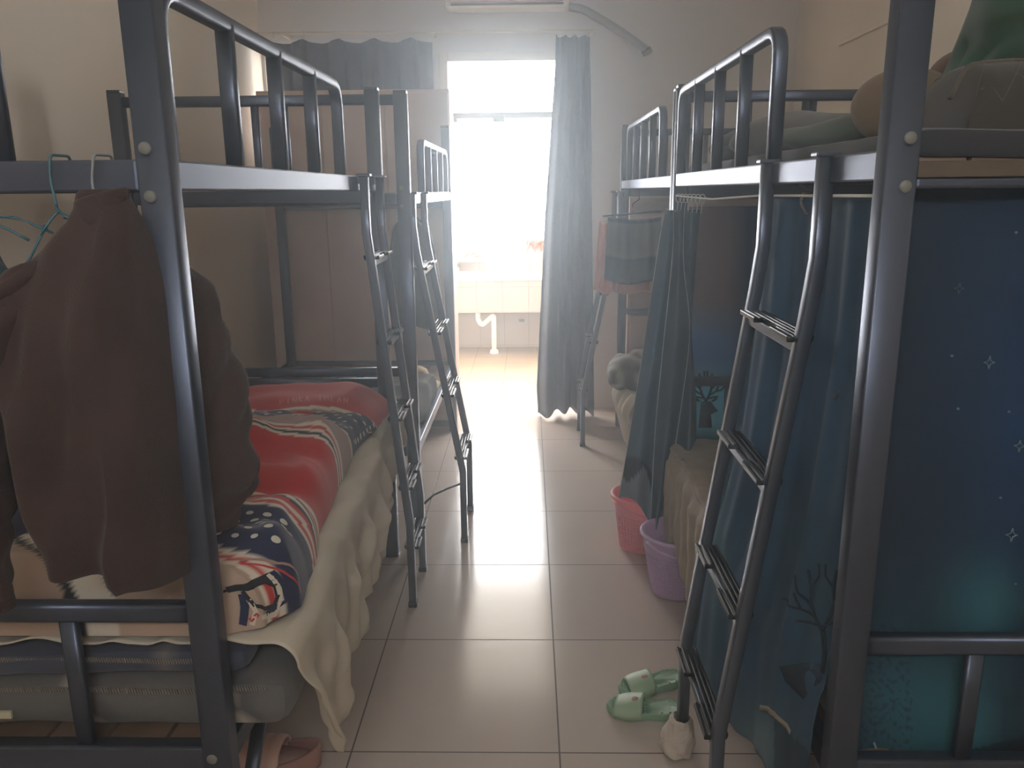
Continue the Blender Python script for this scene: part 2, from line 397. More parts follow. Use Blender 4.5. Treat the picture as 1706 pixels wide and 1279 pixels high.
# ------------------------------------------------------------------ ladders
def ladder(label, s, xt, xb, ya, yb, zt, rungs, group=None, kink=True):
    """rails hang from the beam at x=xt, stand out to x=xb near the floor"""
    t = thing('bunk_ladder', label, 'ladder', (s*xb, (ya+yb)/2, 0))
    zk = 1.38
    def path(y): return [(s*xt, y, zt), (s*xt, y, zk+0.05), (s*(xt-0.012), y, zk-0.06), (s*xb, y, 0.34), (s*xb, y, 0.012)]
    def xat(z): return interp2(z, [(0.34, xb), (zk-0.06, xt-0.012), (zk+0.05, xt), (9, xt)])
    for y in (ya, yb):
        r = MB().sweep(path(y), 0.034, 0.028, up=(1,0,0), r=0.10).build('rail', STEELT, t)
        m = MB().box(s*xt-0.024, s*xt+0.024, y-0.019, y+0.019, zt-0.006, zt+0.004)
        m.box(min(s*(xt+0.022), s*(xt-0.004)), max(s*(xt+0.022), s*(xt-0.004)), y-0.014, y+0.014, zt-0.03, zt+0.001)
        m.build('hook', STEELT, r, bevel=0.003); COL.objects[-1].location = (0,0,0)
        m = MB().box(s*xb-0.017, s*xb+0.017, y-0.020, y+0.020, 0, 0.022)
        m.build('foot_cap', PLAST, r, bevel=0.003); COL.objects[-1].location = (0,0,0)
    for z in rungs:
        x = s*xat(z); L = yb-ya
        m = MB()                                            # tray under the tread, its lip turned down
        m.box(x-0.012, x+0.012, ya+0.014, yb-0.014, z-0.03, z-0.006)
        rg = m.build('rung', STEELT, t, bevel=0.003)
        m = MB(); a = -s                                   # towards the aisle
        def bar(d0, d1, y0, y1, z0=z-0.006, z1=z+0.006):
            m.box(min(x+a*d0, x+a*d1), max(x+a*d0, x+a*d1), y0, y1, z0, z1)
        for (d0, d1) in ((-0.028, -0.020), (-0.016, -0.008), (-0.004, 0.004)): bar(d0, d1, ya+0.012, yb-0.012, z-0.005, z+0.007)
        for (p, q) in ((ya+0.006, ya+L*0.34), (yb-L*0.34, yb-0.006)):
            for (d0, d1) in ((0.008, 0.016), (0.020, 0.030)): bar(d0, d1, p, q, z-0.005, z+0.007)
            bar(-0.02, 0.03, p, p+0.008, z-0.007, z+0.003); bar(-0.02, 0.03, q-0.008, q, z-0.007, z+0.003)
        bar(-0.026, 0.002, ya+0.012, yb-0.012, z-0.010, z-0.004)
        m.build('anti_slip_pad', PLAST, rg, bevel=0.0025); COL.objects[-1].location = (0,0,0)
    return t
def interp2(x, pts):
    if x <= pts[0][0]: return pts[0][1]
    for (a, b) in zip(pts[:-1], pts[1:]):
        if x <= b[0]: return a[1]+(b[1]-a[1])*(x-a[0])/(b[0]-a[0])
    return pts[-1][1]
ladder('black steel ladder hooked on the far end of the nearest left bunk', -1, 0.565, 0.455, 2.86, 3.16, 1.628, (1.345, 1.04, 0.75, 0.48, 0.24)[:5])
ladder('slanting black steel ladder leaning from the second left bunk into the aisle', -1, 0.485, 0.30, 3.45, 3.84, 1.565, (1.25, 0.97, 0.69, 0.40))
ladder('black steel ladder in front of the blue curtains of the nearest right bunk', 1, 0.580, 0.435, 1.645, 2.035, 1.634, (1.268, 0.955, 0.635, 0.325))
ladder('black steel ladder on the far bunk on the right, next to the grey window curtain', 1, 0.54, 0.335, 4.88, 5.22, 1.56, (1.25, 0.96, 0.66, 0.36))
tag(MB().sweep([(-0.44, 3.17, 0.30), (-0.41, 3.24, 0.31), (-0.36, 3.33, 0.305), (-0.315, 3.44, 0.285)], 0.010, prof='round').build('tie_strap', PLAST),
    'thin dark strap tying the two left ladders together near the floor', 'strap')
# ------------------------------------------------------------------ end of the room: cabinet, drapes, air conditioner, sink
t = thing('tall_cabinet', 'tall pink-brown cabinet standing behind the second left bunk', 'cabinet', (-0.9, 5.48, 0))
MB().box(-1.70, -0.49, 5.30, 5.56, 0.05, 2.19).build('body', PANEL, t, bevel=0.004)
MB().box(-1.68, -0.51, 5.32, 5.54, 0.0, 0.05).build('plinth', PLAST, t)
m = MB()
for a in (-1.695, -1.293, -0.891): m.box(a, a+0.395, 5.285, 5.30, 0.07, 2.17)
m.build('door', PANEL, t, bevel=0.003)
t = thing('low_cabinet', 'low brown drawer cabinet in the corner behind the far right bunk', 'cabinet', (1.2, 5.55, 0))
MB().box(0.66, 1.75, 5.40, 5.60, 0.04, 1.52).build('body', PANEL, t, bevel=0.004)
for (a, b) in ((0.68, 1.73),):
    for z in (0.08, 0.42, 0.76, 1.14): MB().box(a, b, 5.385, 5.40, z, z+(0.33 if z < 1 else 0.36)).build('drawer', PANEL, t, bevel=0.003)

def drape(u_pts, ztop, zbot, folds, amp, yc, seed=0, edge=None, nu=160, nv=60, scallop=0):
    def fn(u, v):
        x = interp2(v, [(0, u_pts[0][0]), (0.35, u_pts[1][0]), (1, u_pts[2][0])])*(1-u)+interp2(v, [(0, u_pts[0][1]), (0.35, u_pts[1][1]), (1, u_pts[2][1])])*u
        ph = folds*2*PI*u + seed
        a = amp*(0.5+0.5*v)
        y = yc + a*math.sin(ph+0.6*math.sin(ph*0.5+v)) + 0.35*a*math.sin(2.3*ph+1.7+2*v)
        zt = ztop - scallop*abs(math.sin(ph*0.25))**1.0
        return (x+0.4*a*math.cos(ph), y, zt+(zbot-zt)*v)
    return fn
t = drape(((-1.70, -0.63), (-1.69, -0.62), (-1.68, -0.62)), 2.552, 0.03, 9, 0.024, 5.66, 1, scallop=0.03)
tag(MB().grid(t, 200, 40).build('window_curtain', DRAPE, solid=0.004), 'dark grey curtain over the window left of the balcony doorway', 'curtain')
def rc(u, v):
    xl = interp2(v, [(0, 0.185), (0.08, 0.18), (0.16, 0.165), (0.45, 0.115), (0.93, 0.055), (1, 0.065)])
    xr = interp2(v, [(0, 0.40), (0.3, 0.42), (1, 0.46)])
    ph = 11*u; a = 0.022+0.028*v
    y = 5.585 + a*math.sin(ph*PI/1.5+0.5*math.sin(3*v)) + 0.4*a*math.sin(ph*2.9+v*2) - 0.10*math.exp(-((u-0.15)/0.1)**2)*v
    return (xl+(xr-xl)*u, y, 2.545-0.02*abs(math.sin(ph))+(0.02-2.545)*v+0.03*math.sin(u*3)*v)
m = MB().grid(rc, 140, 50)
tag(m.build('window_curtain', DRAPE, solid=0.004), 'grey-blue curtain gathered on the right side of the balcony doorway', 'curtain')
t = thing('curtain_rod', 'thin white curtain rod above the balcony doorway', 'curtain rod', (-0.6, 5.62, 2.58))
MB().sweep([(-1.78, 5.64, 2.585), (0.46, 5.64, 2.575)], 0.018, prof='round').build('rod', FRAME, t)
for x in (-1.6, -0.62, 0.42): MB().box(x-0.01, x+0.01, 5.64, 5.80, 2.573, 2.595).build('bracket', FRAME, t)
for k in range(6):
    x = -1.66+k*0.2
    MB().sweep([(x, 5.64+0.012*math.cos(a), 2.578+0.02*math.sin(a)) for a in [i*PI/6 for i in range(13)]], 0.003, prof='round').build('ring', FRAME, t)
t = thing('air_conditioner', 'white wall air conditioner above the balcony doorway', 'air conditioner', (-0.13, 5.7, 2.82))
m = MB().grid(lambda u, v: (-0.535+0.81*u,) + (lambda a: (5.78-0.20*min(1, 1.15*math.sin(a)**0.6 if a > 0 else 0), 2.685+0.29*(1-math.cos(a))/2))(PI*v), 4, 20)
m.add([(-0.535, 5.78, 2.685), (0.275, 5.78, 2.685), (0.275, 5.78, 2.975), (-0.535, 5.78, 2.975)], [(0,1,2,3)])
MB().box(-0.535, 0.275, 5.58, 5.79, 2.715, 3.0).build('casing', PIPE, t, bevel=0.03)
MB().box(-0.49, 0.23, 5.570, 5.583, 2.724, 2.736).build('air_slot', mat('dark_slot', srgb(96, 96, 92), 0.6), t)
MB().box(-0.49, 0.23, 5.555, 5.581, 2.742, 2.785).build('louvre', PIPE, t, bevel=0.006)
pp = [(0.275, 5.75, 2.74), (0.36, 5.75, 2.73), (0.46, 5.755, 2.68), (0.60, 5.755, 2.60), (0.72, 5.755, 2.52), (0.785, 5.755, 2.475)]
MB().sweep(rectpath(pp, None, 0.04, 3), 0.05, prof='round').build('insulated_pipe', mat('grey_wrapped_pipe', srgb(150, 146, 140), 0.8), t)
MB().sweep([(0.785, 5.752, 2.475), (0.800, 5.760, 2.450)], 0.07, prof='round').build('pipe_end', mat('grey_wrapped_pipe', srgb(150, 146, 140), 0.8), t)

t = thing('wash_trough', 'white tiled wash trough along the far wall of the balcony', 'sink', (-0.1, 7.95, 0.6))
m = MB().box(-1.6, 1.6, 7.70, 7.78, 0.435, 0.745); m.box(-1.6, 1.6, 8.14, 8.219, 0.435, 0.745); m.box(-1.6, 1.6, 7.78, 8.14, 0.435, 0.50)
m.box(-1.6, -1.5, 7.78, 8.14, 0.5, 0.745); m.box(1.5, 1.6, 7.78, 8.14, 0.5, 0.745)
m.build('trough', BTILE, t)
m = MB().box(-1.62, 1.62, 7.66, 7.79, 0.745, 0.785); m.box(-1.62, 1.62, 8.13, 8.219, 0.745, 0.785)
m.build('rim', CERAM, t, bevel=0.008)
t = thing('drain_pipe', 'white bent drain pipe running from the trough to the balcony floor', 'pipe', (-0.35, 7.9, 0))
MB().sweep(rectpath([(-0.50, 7.9, 0.432), (-0.50, 7.9, 0.33), (-0.46, 7.9, 0.28), (-0.345, 7.9, 0.385), (-0.345, 7.9, 0.30), (-0.345, 7.9, 0.002)], None, 0.03, 4), 0.05, prof='round').build('pipe', PIPE, t)
MB().lathe([(0.026, 0.04), (0.04, 0.03), (0.042, 0.0)], 20, (-0.345, 7.9, 0.0)).build('floor_collar', PIPE, t)
for (x, lb) in ((-0.70, 'chrome tap over the left side of the wash trough'), (0.03, 'chrome tap over the right side of the wash trough')):
    t = thing('water_tap', lb, 'tap', (x, 8.2, 0.83))
    MB().sweep(rectpath([(x, 8.215, 0.84), (x, 8.10, 0.85), (x, 8.08, 0.80)], None, 0.03), 0.022, prof='round').build('spout', CHROME, t)
    MB().sweep([(x, 8.15, 0.855), (x, 8.15, 0.885)], 0.014, prof='round').build('stem', CHROME, t)
    MB().sweep([(x-0.03, 8.15, 0.888), (x+0.03, 8.15, 0.888)], 0.012, 0.008, prof='round').build('handle', CHROME, t)
m = MB().box(-0.10, -0.045, BY-0.008, BY-0.0005, 0.262, 0.292)
o = m.build('drain_grille', mat('dark_slot', srgb(96, 96, 92), 0.6)); tag(o, 'small dark outlet plate in the tiled wall under the trough', 'vent')
t = thing('wall_shelf', 'small tan shelf on the balcony wall above the left tap', 'shelf', (-0.62, 8.13, 0.9))
MB().box(-0.86, -0.42, 8.06, 8.219, 0.885, 0.905).build('board', mat('tan_plastic', srgb(196, 160, 118), 0.5), t, bevel=0.006)
MB().box(-0.86, -0.42, 8.055, 8.065, 0.90, 0.935).build('front_lip', mat('tan_plastic', srgb(196, 160, 118), 0.5), t, bevel=0.003)
tag(MB().sweep([(-0.66, 8.11, 0.91), (-0.60, 8.12, 0.965), (-0.57, 8.12, 0.955), (-0.54, 8.12, 0.975), (-0.50, 8.10, 0.94), (-0.58, 8.1, 0.93)], 0.012, prof='round').build('hand_brush', mat('dark_tan', srgb(120, 84, 60), 0.6)),
    'small dark twisted brush lying on the tan balcony shelf', 'brush')
def og(u, v): return (-0.02+0.22*u+0.006*math.sin(30*v+9*u), 8.165+0.014*math.sin(22*u+3*v), 1.088-(0.075+0.035*math.sin(19*u+1)+0.02*nz(u*9, 3))*v)
tag(MB().grid(og, 40, 12).build('orange_rag', mat('orange_cloth', srgb(226, 104, 62), 0.8, transl=0.4), solid=0.003), 'small orange cloth hanging from the balcony wall top', 'cloth')

# ------------------------------------------------------------------ things on the floor
def basket(name, label, col, x, y, r0, r1, h, ang=0.0):
    body = mat(name+'_plastic', col, 0.35, transl=0.35)
    t = thing('laundry_basket', label, 'basket', (x, y, 0))
    R = lambda z: r0+(r1-r0)*(z/h)
    n = 44; m = MB(); zl = h*0.70
    for k in range(n):
        a = 2*PI*k/n
        m.sweep([(x+math.cos(a)*R(z)*1.004, y+math.sin(a)*R(z)*1.004, z) for z in (0.012, zl)], 0.0055, 0.005, up=(math.cos(a), math.sin(a), 0), caps=False)
    for k in range(13):
        z = 0.012+(zl-0.012)*k/12
        m.sweep([(x+math.cos(b)*R(z), y+math.sin(b)*R(z), z) for b in [2*PI*i/48 for i in range(49)]], 0.005, 0.005, caps=False)
    m.build('lattice', body, t)
    m = MB().lathe([(R(0)*0.95, 0.004), (R(0), 0.012), (R(0.02)-0.002, 0.02), (R(zl)-0.003, zl)], 48, (x, y, 0))
    m.lathe([(0.001, 0.004), (R(0)*0.95, 0.004)], 48, (x, y, 0)); m.build('inner_wall', body, t)
    m = MB().lathe([(R(zl), zl), (R(zl)+0.006, zl+0.01), (R(h)-0.002, h-0.02), (R(h)+0.010, h-0.014), (R(h)+0.012, h-0.004), (R(h)+0.006, h), (R(h)-0.006, h-0.004), (R(h)-0.008, h-0.02), (R(zl)-0.003, zl+0.006)], 48, (x, y, 0))
    m.build('rim_band', body, t)
    # carrying handle folded down over the rim
    c = []
    for i in range(17):
        b = ang + PI*(i/16); rr = R(h)+0.020; c.append((x+math.cos(b)*rr, y+math.sin(b)*rr, h-0.012-0.05*math.sin(PI*i/16)))
    MB().sweep(c, 0.012, 0.007, up=(0,0,1)).build('handle', body, t)
    return t
basket('pink_basket', 'pink plastic laundry basket on the floor, farther of the two', srgb(255, 186, 196), 0.497, 3.39, 0.088, 0.125, 0.262, -2.7)
basket('purple_basket', 'purple plastic laundry basket on the floor, nearer of the two', srgb(228, 204, 236), 0.585, 2.98, 0.096, 0.137, 0.262, -2.6)

def slipper(label, c, ang, L, W, colr, strapc, group=None, button=None, flat=False, name='slipper'):
    """sole with raised edge, dimples and a broad strap; toe points along ang"""
    t = thing(name, label, 'slipper', (c[0], c[1], 0), group)
    ca, sa = math.cos(ang), math.sin(ang)
    def W_(a, b, z): return (c[0]+a*ca-b*sa, c[1]+a*sa+b*ca, z)
    def half(q):                                           # q 0 heel .. 1 toe
        return W/2*interp(q, [(0, 0.0), (0.06, 0.52), (0.2, 0.78), (0.42, 0.74), (0.72, 1.0), (0.9, 0.78), (0.97, 0.42), (1, 0.0)])
    n = 30; m = MB(); prof = [(0.96, 0.001), (1.0, 0.006), (1.0, 0.022), (0.97, 0.027), (0.92, 0.024), (0.0, 0.022)]
    def ring(u, v):
        a = 2*PI*u; q = 0.5-0.5*math.cos(a); sgn = 1 if math.sin(a) >= 0 else -1
        k, z = P_(prof, v)
        return W_((q-0.5)*L*(k if k > 0 else 0.0)*1.0, sgn*half(q)*k, z+0.010*interp(q, [(0, 0.8), (0.4, 0), (1, 0.2)])*(1 if v > 0.3 else 0))
    m.grid(ring, 60, len(prof)-1, wrap_u=True)
    so = m.build('sole', mat(label[:12]+'_sole', colr, 0.5, bump=0.1), t, fixn=True)
    m = MB()
    for i in range(9):
        for j in range(5):
            q = 0.08+i*0.105; b = (j-2)*W*0.15
            if abs(b) < half(q)*0.8: m.lathe([(0.0045, 0.0), (0.0035, 0.003), (0.0005, 0.0035)], 8, W_((q-0.5)*L, b, 0.0235+0.010*interp(q, [(0, 0.8), (0.4, 0), (1, 0.2)])))
    m.build('dimples', mat(label[:12]+'_sole', colr, 0.5), so); COL.objects[-1].location = (0,0,0)
    def strap(u, v):
        q = 0.52+0.36*v + (0.03 if True else 0)*math.cos(PI*u)
        hw = half(min(q, 0.94))+0.004
        a = PI*u; zz = (0.048-0.020*v)*math.sin(a)**0.55
        return W_((q-0.5)*L, hw*math.cos(a), 0.010+zz)
    st = MB().grid(strap, 24, 10).build('strap', mat(label[:12]+'_strap', strapc, 0.5, bump=0.1), t, solid=0.006)
    if button:
        p = strap(0.45, 0.3)
        MB().lathe([(0.010, 0.0), (0.009, 0.004), (0.004, 0.006), (0.0002, 0.006)], 12, (p[0], p[1], p[2]+0.001)).build('button', mat('pink_button', button, 0.5), st); COL.objects[-1].location = (0,0,0)
    return t
slipper('pale green open slipper near the right ladder, nearer of the pair', (0.352, 2.195, 0), PI-0.10, 0.235, 0.098, srgb(140, 176, 148), srgb(168, 196, 166), 'pale green slippers', srgb(196, 150, 150))
slipper('pale green open slipper near the right ladder, farther of the pair', (0.392, 2.325, 0), PI+0.36, 0.232, 0.098, srgb(140, 176, 148), srgb(168, 196, 166), 'pale green slippers', srgb(196, 150, 150))
# pink padded slipper: deep, ribbed upper
def pink_slipper(label, c, ang):
    t = thing('padded_slipper', label, 'slipper', (c[0], c[1], 0)); ca, sa = math.cos(ang), math.sin(ang)
    def W_(a, b, z): return (c[0]+a*ca-b*sa, c[1]+a*sa+b*ca, z)
    pm = mat('pink_padded', srgb(228, 194, 184), 0.6); pin = mat('pink_lining', srgb(186, 146, 136), 0.8)
    MB().lathe([(0.001, 0.001), (0.98, 0.001), (1.0, 0.012), (0.97, 0.024), (0.001, 0.026)], 40, (0, 0, 0)).build('sole', pm, t)
    o = COL.objects[-1]; o.data.transform(Matrix(((0.125*ca, -0.050*sa, 0, c[0]), (0.125*sa, 0.050*ca, 0, c[1]), (0, 0, 1, 0), (0, 0, 0, 1))))
    def up(u, v):
        q = -0.028+0.15*v; r = 0.058*math.sqrt(max(0, 1-(max(0, q)/0.124)**2))*(1+0.06*abs(math.sin(PI*v*4)))
        a = PI*u; return W_(q, r*math.cos(a)*0.95, 0.006+(r*1.15+0.004)*math.sin(a)**0.7)
    MB().grid(up, 24, 24).build('ribbed_upper', pm, t, solid=0.008)
    def heel(u, v):
        a = PI/2+PI*u; hh = 0.03+0.035*math.sin(PI*u)
        return W_(-0.02+0.105*math.cos(a)*(1+0.04*v), 0.052*math.sin(a)*(1+0.04*v), 0.006+hh*v)
    MB().grid(heel, 24, 6).build('heel_wall', pin, t, solid=0.008)
pink_slipper('pink padded slipper lying under the left bed, its opening facing right', (-0.72, 1.96), PI*0.98)
# cloth cover on the foot of the right ladder
def sock(u, v):
    a = 2*PI*u; z = 0.008+0.10*v
    r = interp(v, [(0, 0.046), (0.25, 0.048), (0.6, 0.040), (0.85, 0.032), (1, 0.024)])*(1+0.12*nz(math.cos(a)*2, math.sin(a)*2, v*5)+0.05*math.sin(5*a+9*v))
    return (0.432+0.012*(1-v)*-1+r*math.cos(a), 2.03+r*math.sin(a)*1.2, z)
tag(MB().grid(sock, 40, 24, wrap_u=True).build('foot_cover', mat('pale_knit', srgb(216, 206, 196), 0.9, bump=0.8, bscale=120), solid=0.002), 'crumpled pale cloth wrapped round the foot of the right ladder', 'cloth')
# ------------------------------------------------------------------ helpers for cloth
FPX = 1346.4
def at(x, y, Y):
    """the world point at depth Y that the photo shows at pixel (x, y)"""
    d = _r*((x-853)/FPX) + _u*(-(y-639.5)/FPX) - _b
    o = Vector((0, 0, 1.57)); return o+d*(Y/d.y)
def proj(p):
    d = Vector(p)-Vector((0, 0, 1.57)); zc = -d.dot(_b)
    return 853+FPX*d.dot(_r)/zc, 639.5-FPX*d.dot(_u)/zc
def picker(fn, n=70, m=70, margin=0.02):
    """(u,v) of the surface point lying under a pixel; used to place printed motifs on the cloth"""
    G = []
    for j in range(m+1):
        for i in range(n+1):
            u = margin+(1-2*margin)*i/n; v = margin+(1-2*margin)*j/m; p = fn(u, v); x, y = proj(p)
            G.append((x, y, u, v, p[1]))
    def pick(x, y):
        best = min(G, key=lambda g: (g[0]-x)**2+(g[1]-y)**2+(g[4]*3)**2)
        u, v = best[2], best[3]; e = 1e-3
        for _ in range(6):
            x0, y0 = proj(fn(u, v)); xu, yu = proj(fn(u+e, v)); xv, yv = proj(fn(u, v+e))
            a, b, c, d = (xu-x0)/e, (xv-x0)/e, (yu-y0)/e, (yv-y0)/e; D = a*d-b*c
            if abs(D) < 1e-6: break
            rx, ry = x-x0, y-y0; du = (d*rx-b*ry)/D; dv = (-c*rx+a*ry)/D
            du = max(-0.03, min(0.03, du)); dv = max(-0.03, min(0.03, dv))
            u2, v2 = u+du, v+dv
            if not (0.005 < u2 < 0.995 and 0.005 < v2 < 0.995): break
            u, v = u2, v2
        return (u, v)
    return pick
def metric(fn, u, v):
    e = 1e-3; p = Vector(fn(u, v)); return (Vector(fn(u+e, v))-p).length/e, (Vector(fn(u, v+e))-p).length/e
def stroke(mb, fn, pick, pts, wpx_m, col, off=0.002):
    L = [pick(*p) for p in pts]; su, sv = metric(fn, *L[len(L)//2]); mb.ribbon(fn, L, wpx_m, col, off, max(su, 0.05), max(sv, 0.05), 0.015)
def dot(mb, fn, uv, r, col, k=10, off=0.002, asp=1.0, rot=0.0):
    su, sv = metric(fn, *uv); su = max(su, 0.05); sv = max(sv, 0.05)
    P = []
    for i in range(k):
        a = 2*PI*i/k; x = r*math.cos(a)*asp; y = r*math.sin(a); x, y = x*math.cos(rot)-y*math.sin(rot), x*math.sin(rot)+y*math.cos(rot)
        P.append((uv[0]+x/su, uv[1]+y/sv))
    if all(0 < p[0] < 1 and 0 < p[1] < 1 for p in P): mb.decal(fn, [P], col, off)
def soft_box(mb, x0, x1, y0, y1, z0, z1, r, n=14, amp=0.0, fr=6, col=(1,1,1), puff=0.0):
    c = Vector(((x0+x1)/2, (y0+y1)/2, (z0+z1)/2)); h = Vector(((x1-x0)/2, (y1-y0)/2, (z1-z0)/2)); r = min(r, h.x, h.y, h.z)
    for ax in range(3):
        for sg in (-1, 1):
            a1, a2 = (ax+1) % 3, (ax+2) % 3
            def f(u, v):
                p = Vector((0,0,0)); p[ax] = sg*h[ax]; p[a1] = (2*u-1)*h[a1]*(1 if sg > 0 else -1); p[a2] = (2*v-1)*h[a2]
                q = Vector([max(-(h[k]-r), min(h[k]-r, p[k])) for k in range(3)]); d = p-q
                if d.length > 0: p = q+d.normalized()*r
                if puff: 
                    e = max(0, 1-(p.x/h.x)**4)*max(0, 1-(p.y/h.y)**4); p.z *= 1+puff*(e-0.5)
                w_ = p+c
                if amp: w_ += Vector((nz(w_.x+9, w_.y, w_.z, fr), nz(w_.x, w_.y+5, w_.z, fr), nz(w_.x, w_.y, w_.z+3, fr)))*amp
                return w_
            k = lambda a: max(4, min(60, int(h[a]*2/0.03)))
            mb.grid(f, k(a1), k(a2), (lambda u, v, p: col(p)) if callable(col) else col)
    return mb
def blob(mb, c, r, e=2.0, nu=36, nv=20, amp=0.0, fr=6, col=(1,1,1), flat=0.0, yaw=0.0, seed=0):
    """soft cushion: superellipsoid"""
    sp = lambda x, p: math.copysign(abs(x)**p, x)
    def f(u, v):
        a = 2*PI*u; b = -PI/2+PI*v; k = 2/e
        x = r[0]*sp(math.cos(b), k)*sp(math.cos(a), k); y = r[1]*sp(math.cos(b), k)*sp(math.sin(a), k); z = r[2]*sp(math.sin(b), 1.0)
        x, y = x*math.cos(yaw)-y*math.sin(yaw), x*math.sin(yaw)+y*math.cos(yaw)
        p = Vector((c[0]+x, c[1]+y, c[2]+z))
        if amp: p += Vector((nz(p.x+seed, p.y, p.z, fr), nz(p.x, p.y+seed, p.z, fr), nz(p.x, p.y, p.z+seed, fr)))*amp
        return p
    mb.grid(f, nu, nv, (lambda u, v, p: col(p)) if callable(col) else col, wrap_u=True)
    return f

# ------------------------------------------------------------------ bedding on the nearest left bunk
TAUPE = lin(86, 84, 82); CHAR = lin(52, 54, 60); PALE = lin(196, 188, 174)
def plaid(p, base=lin(98, 97, 97)):
    c = base
    g = (p.x*1.0+p.z*0.5) % 0.30
    if g < 0.012: c = lin(176, 168, 158)
    elif g < 0.05: c = mixc(c, CHAR, 0.5)
    if (p.y % 0.26) < 0.012: c = mixc(c, lin(170, 162, 150), 0.6)
    return c
def edge_x(t): return interp(t, [(1.39, -0.452), (1.55, -0.452), (1.95, -0.485), (2.6, -0.505), (2.8, -0.535), (3.3, -0.535)])
def mattress_pad(label, z0, z1, xr, y0, y1, colf, tagged=True):
    t = thing('mattress_pad', label, 'mattress pad', (-1.05, 2.33, z0))
    m = MB(); soft_box(m, -1.61, xr, y0, y1, z0, z1, 0.05, amp=0.012, fr=5, col=colf)
    if xr > -0.5:                                           # the far part of the pad lies further in
        m.v = [(v[0]-(0.065*max(0, min(1, (v[1]-1.6)/0.9)) if v[0] > -0.9 else 0), v[1], v[2]) for v in m.v]
    m.build('pad', CLOTH, t)
    m = MB(); zt = z1-0.014                                # zigzag piping along the front edge
    for k in range(190):
        x = -1.55+(xr-0.04+1.55)*k/190
        m.sweep([(x, y0+0.001+0.003*math.sin(x*9), zt+0.004+0.006*nz(x, 1, z0, 5)), (x+0.003, y0+0.001+0.003*math.sin(x*9), zt-0.006+0.006*nz(x, 1, z0, 5))], 0.0026, 0.0026, caps=False, col=lin(128, 122, 112))
    o = m.build('piping', CLOTH, t)
    return t
mattress_pad('thick grey plaid quilted pad, lowest layer on the nearest left bunk', 0.528, 0.636, -0.478, 1.392, 3.275, plaid)
mattress_pad('thinner dark checked pad lying between the thick pad and the white sheet', 0.640, 0.698, -0.560, 1.400, 3.270, lambda p: mixc(lin(66, 72, 90), lin(130, 124, 120), 0.6 if ((p.x % 0.09) < 0.012 or (p.y % 0.09) < 0.012) else 0))
tg = MB().box(-1.12, -1.03, 1.386, 1.392, 0.560, 0.575, lin(200, 196, 170)); tg.build('care_label', CLOTH, COL.objects['mattress_pad'] if 'mattress_pad' in COL.objects else None)

def hem_z(t): return interp2(t, [(1.39, 0.30), (1.50, 0.315), (1.75, 0.345), (2.0, 0.36), (2.3, 0.385), (2.65, 0.42), (2.9, 0.49), (3.28, 0.52)])
def sheet(u, v):
    t = 1.395+1.875*v; e = edge_x(t); zt = 0.716; r = 0.045; x0 = -1.58
    flat = (e-r)-x0; arc = r*PI/2; dr = zt-r-hem_z(t); Ltot = flat+arc+dr
    q = u**0.8*Ltot
    if q < flat: x = x0+q; z = zt; drop = 0
    elif q < flat+arc: a = (q-flat)/r; x = e-r+r*math.sin(a); z = zt-r+r*math.cos(a); drop = 0
    else: drop = q-flat-arc; x = e; z = zt-r-drop
    f = math.sin(t*24-drop*9+1.3*math.sin(t*5))*0.6+0.4*math.sin(t*47+drop*8+2)
    k = min(1, drop/0.12)
    x += 0.019*f*k - 0.02*k*(drop) + 0.012*max(0, f)*k + 0.010*k*abs(math.sin(t*11+drop*16+1.5*nz(t*4, drop*6, 3)))**8
    wr = 0.010*(nz(x*2.0+t*1.5, t*5-x*6, 0, 2.2)+0.6*nz(x*7, t*3, 4, 2))+0.010*abs(math.sin(9*t-22*x+3*nz(x*4, t*4)))**4
    k2 = 0.012*k*abs(math.sin(t*15-drop*11+2*nz(t*3, drop*4, 7)))**6; x += k2
    if drop == 0: z += wr + 0.004
    # the near edge hangs slanting away from the camera
    y = t + 0.62*drop*math.exp(-((t-1.395)/0.16)) + 0.010*math.cos(t*24-drop*9)*k
    return (x, y, z)
o = MB().grid(sheet, 150, 170).build('bed_sheet', SHEET, solid=0.003)
tag(o, 'creased white sheet falling over the aisle side of the nearest left bunk', 'bed sheet')

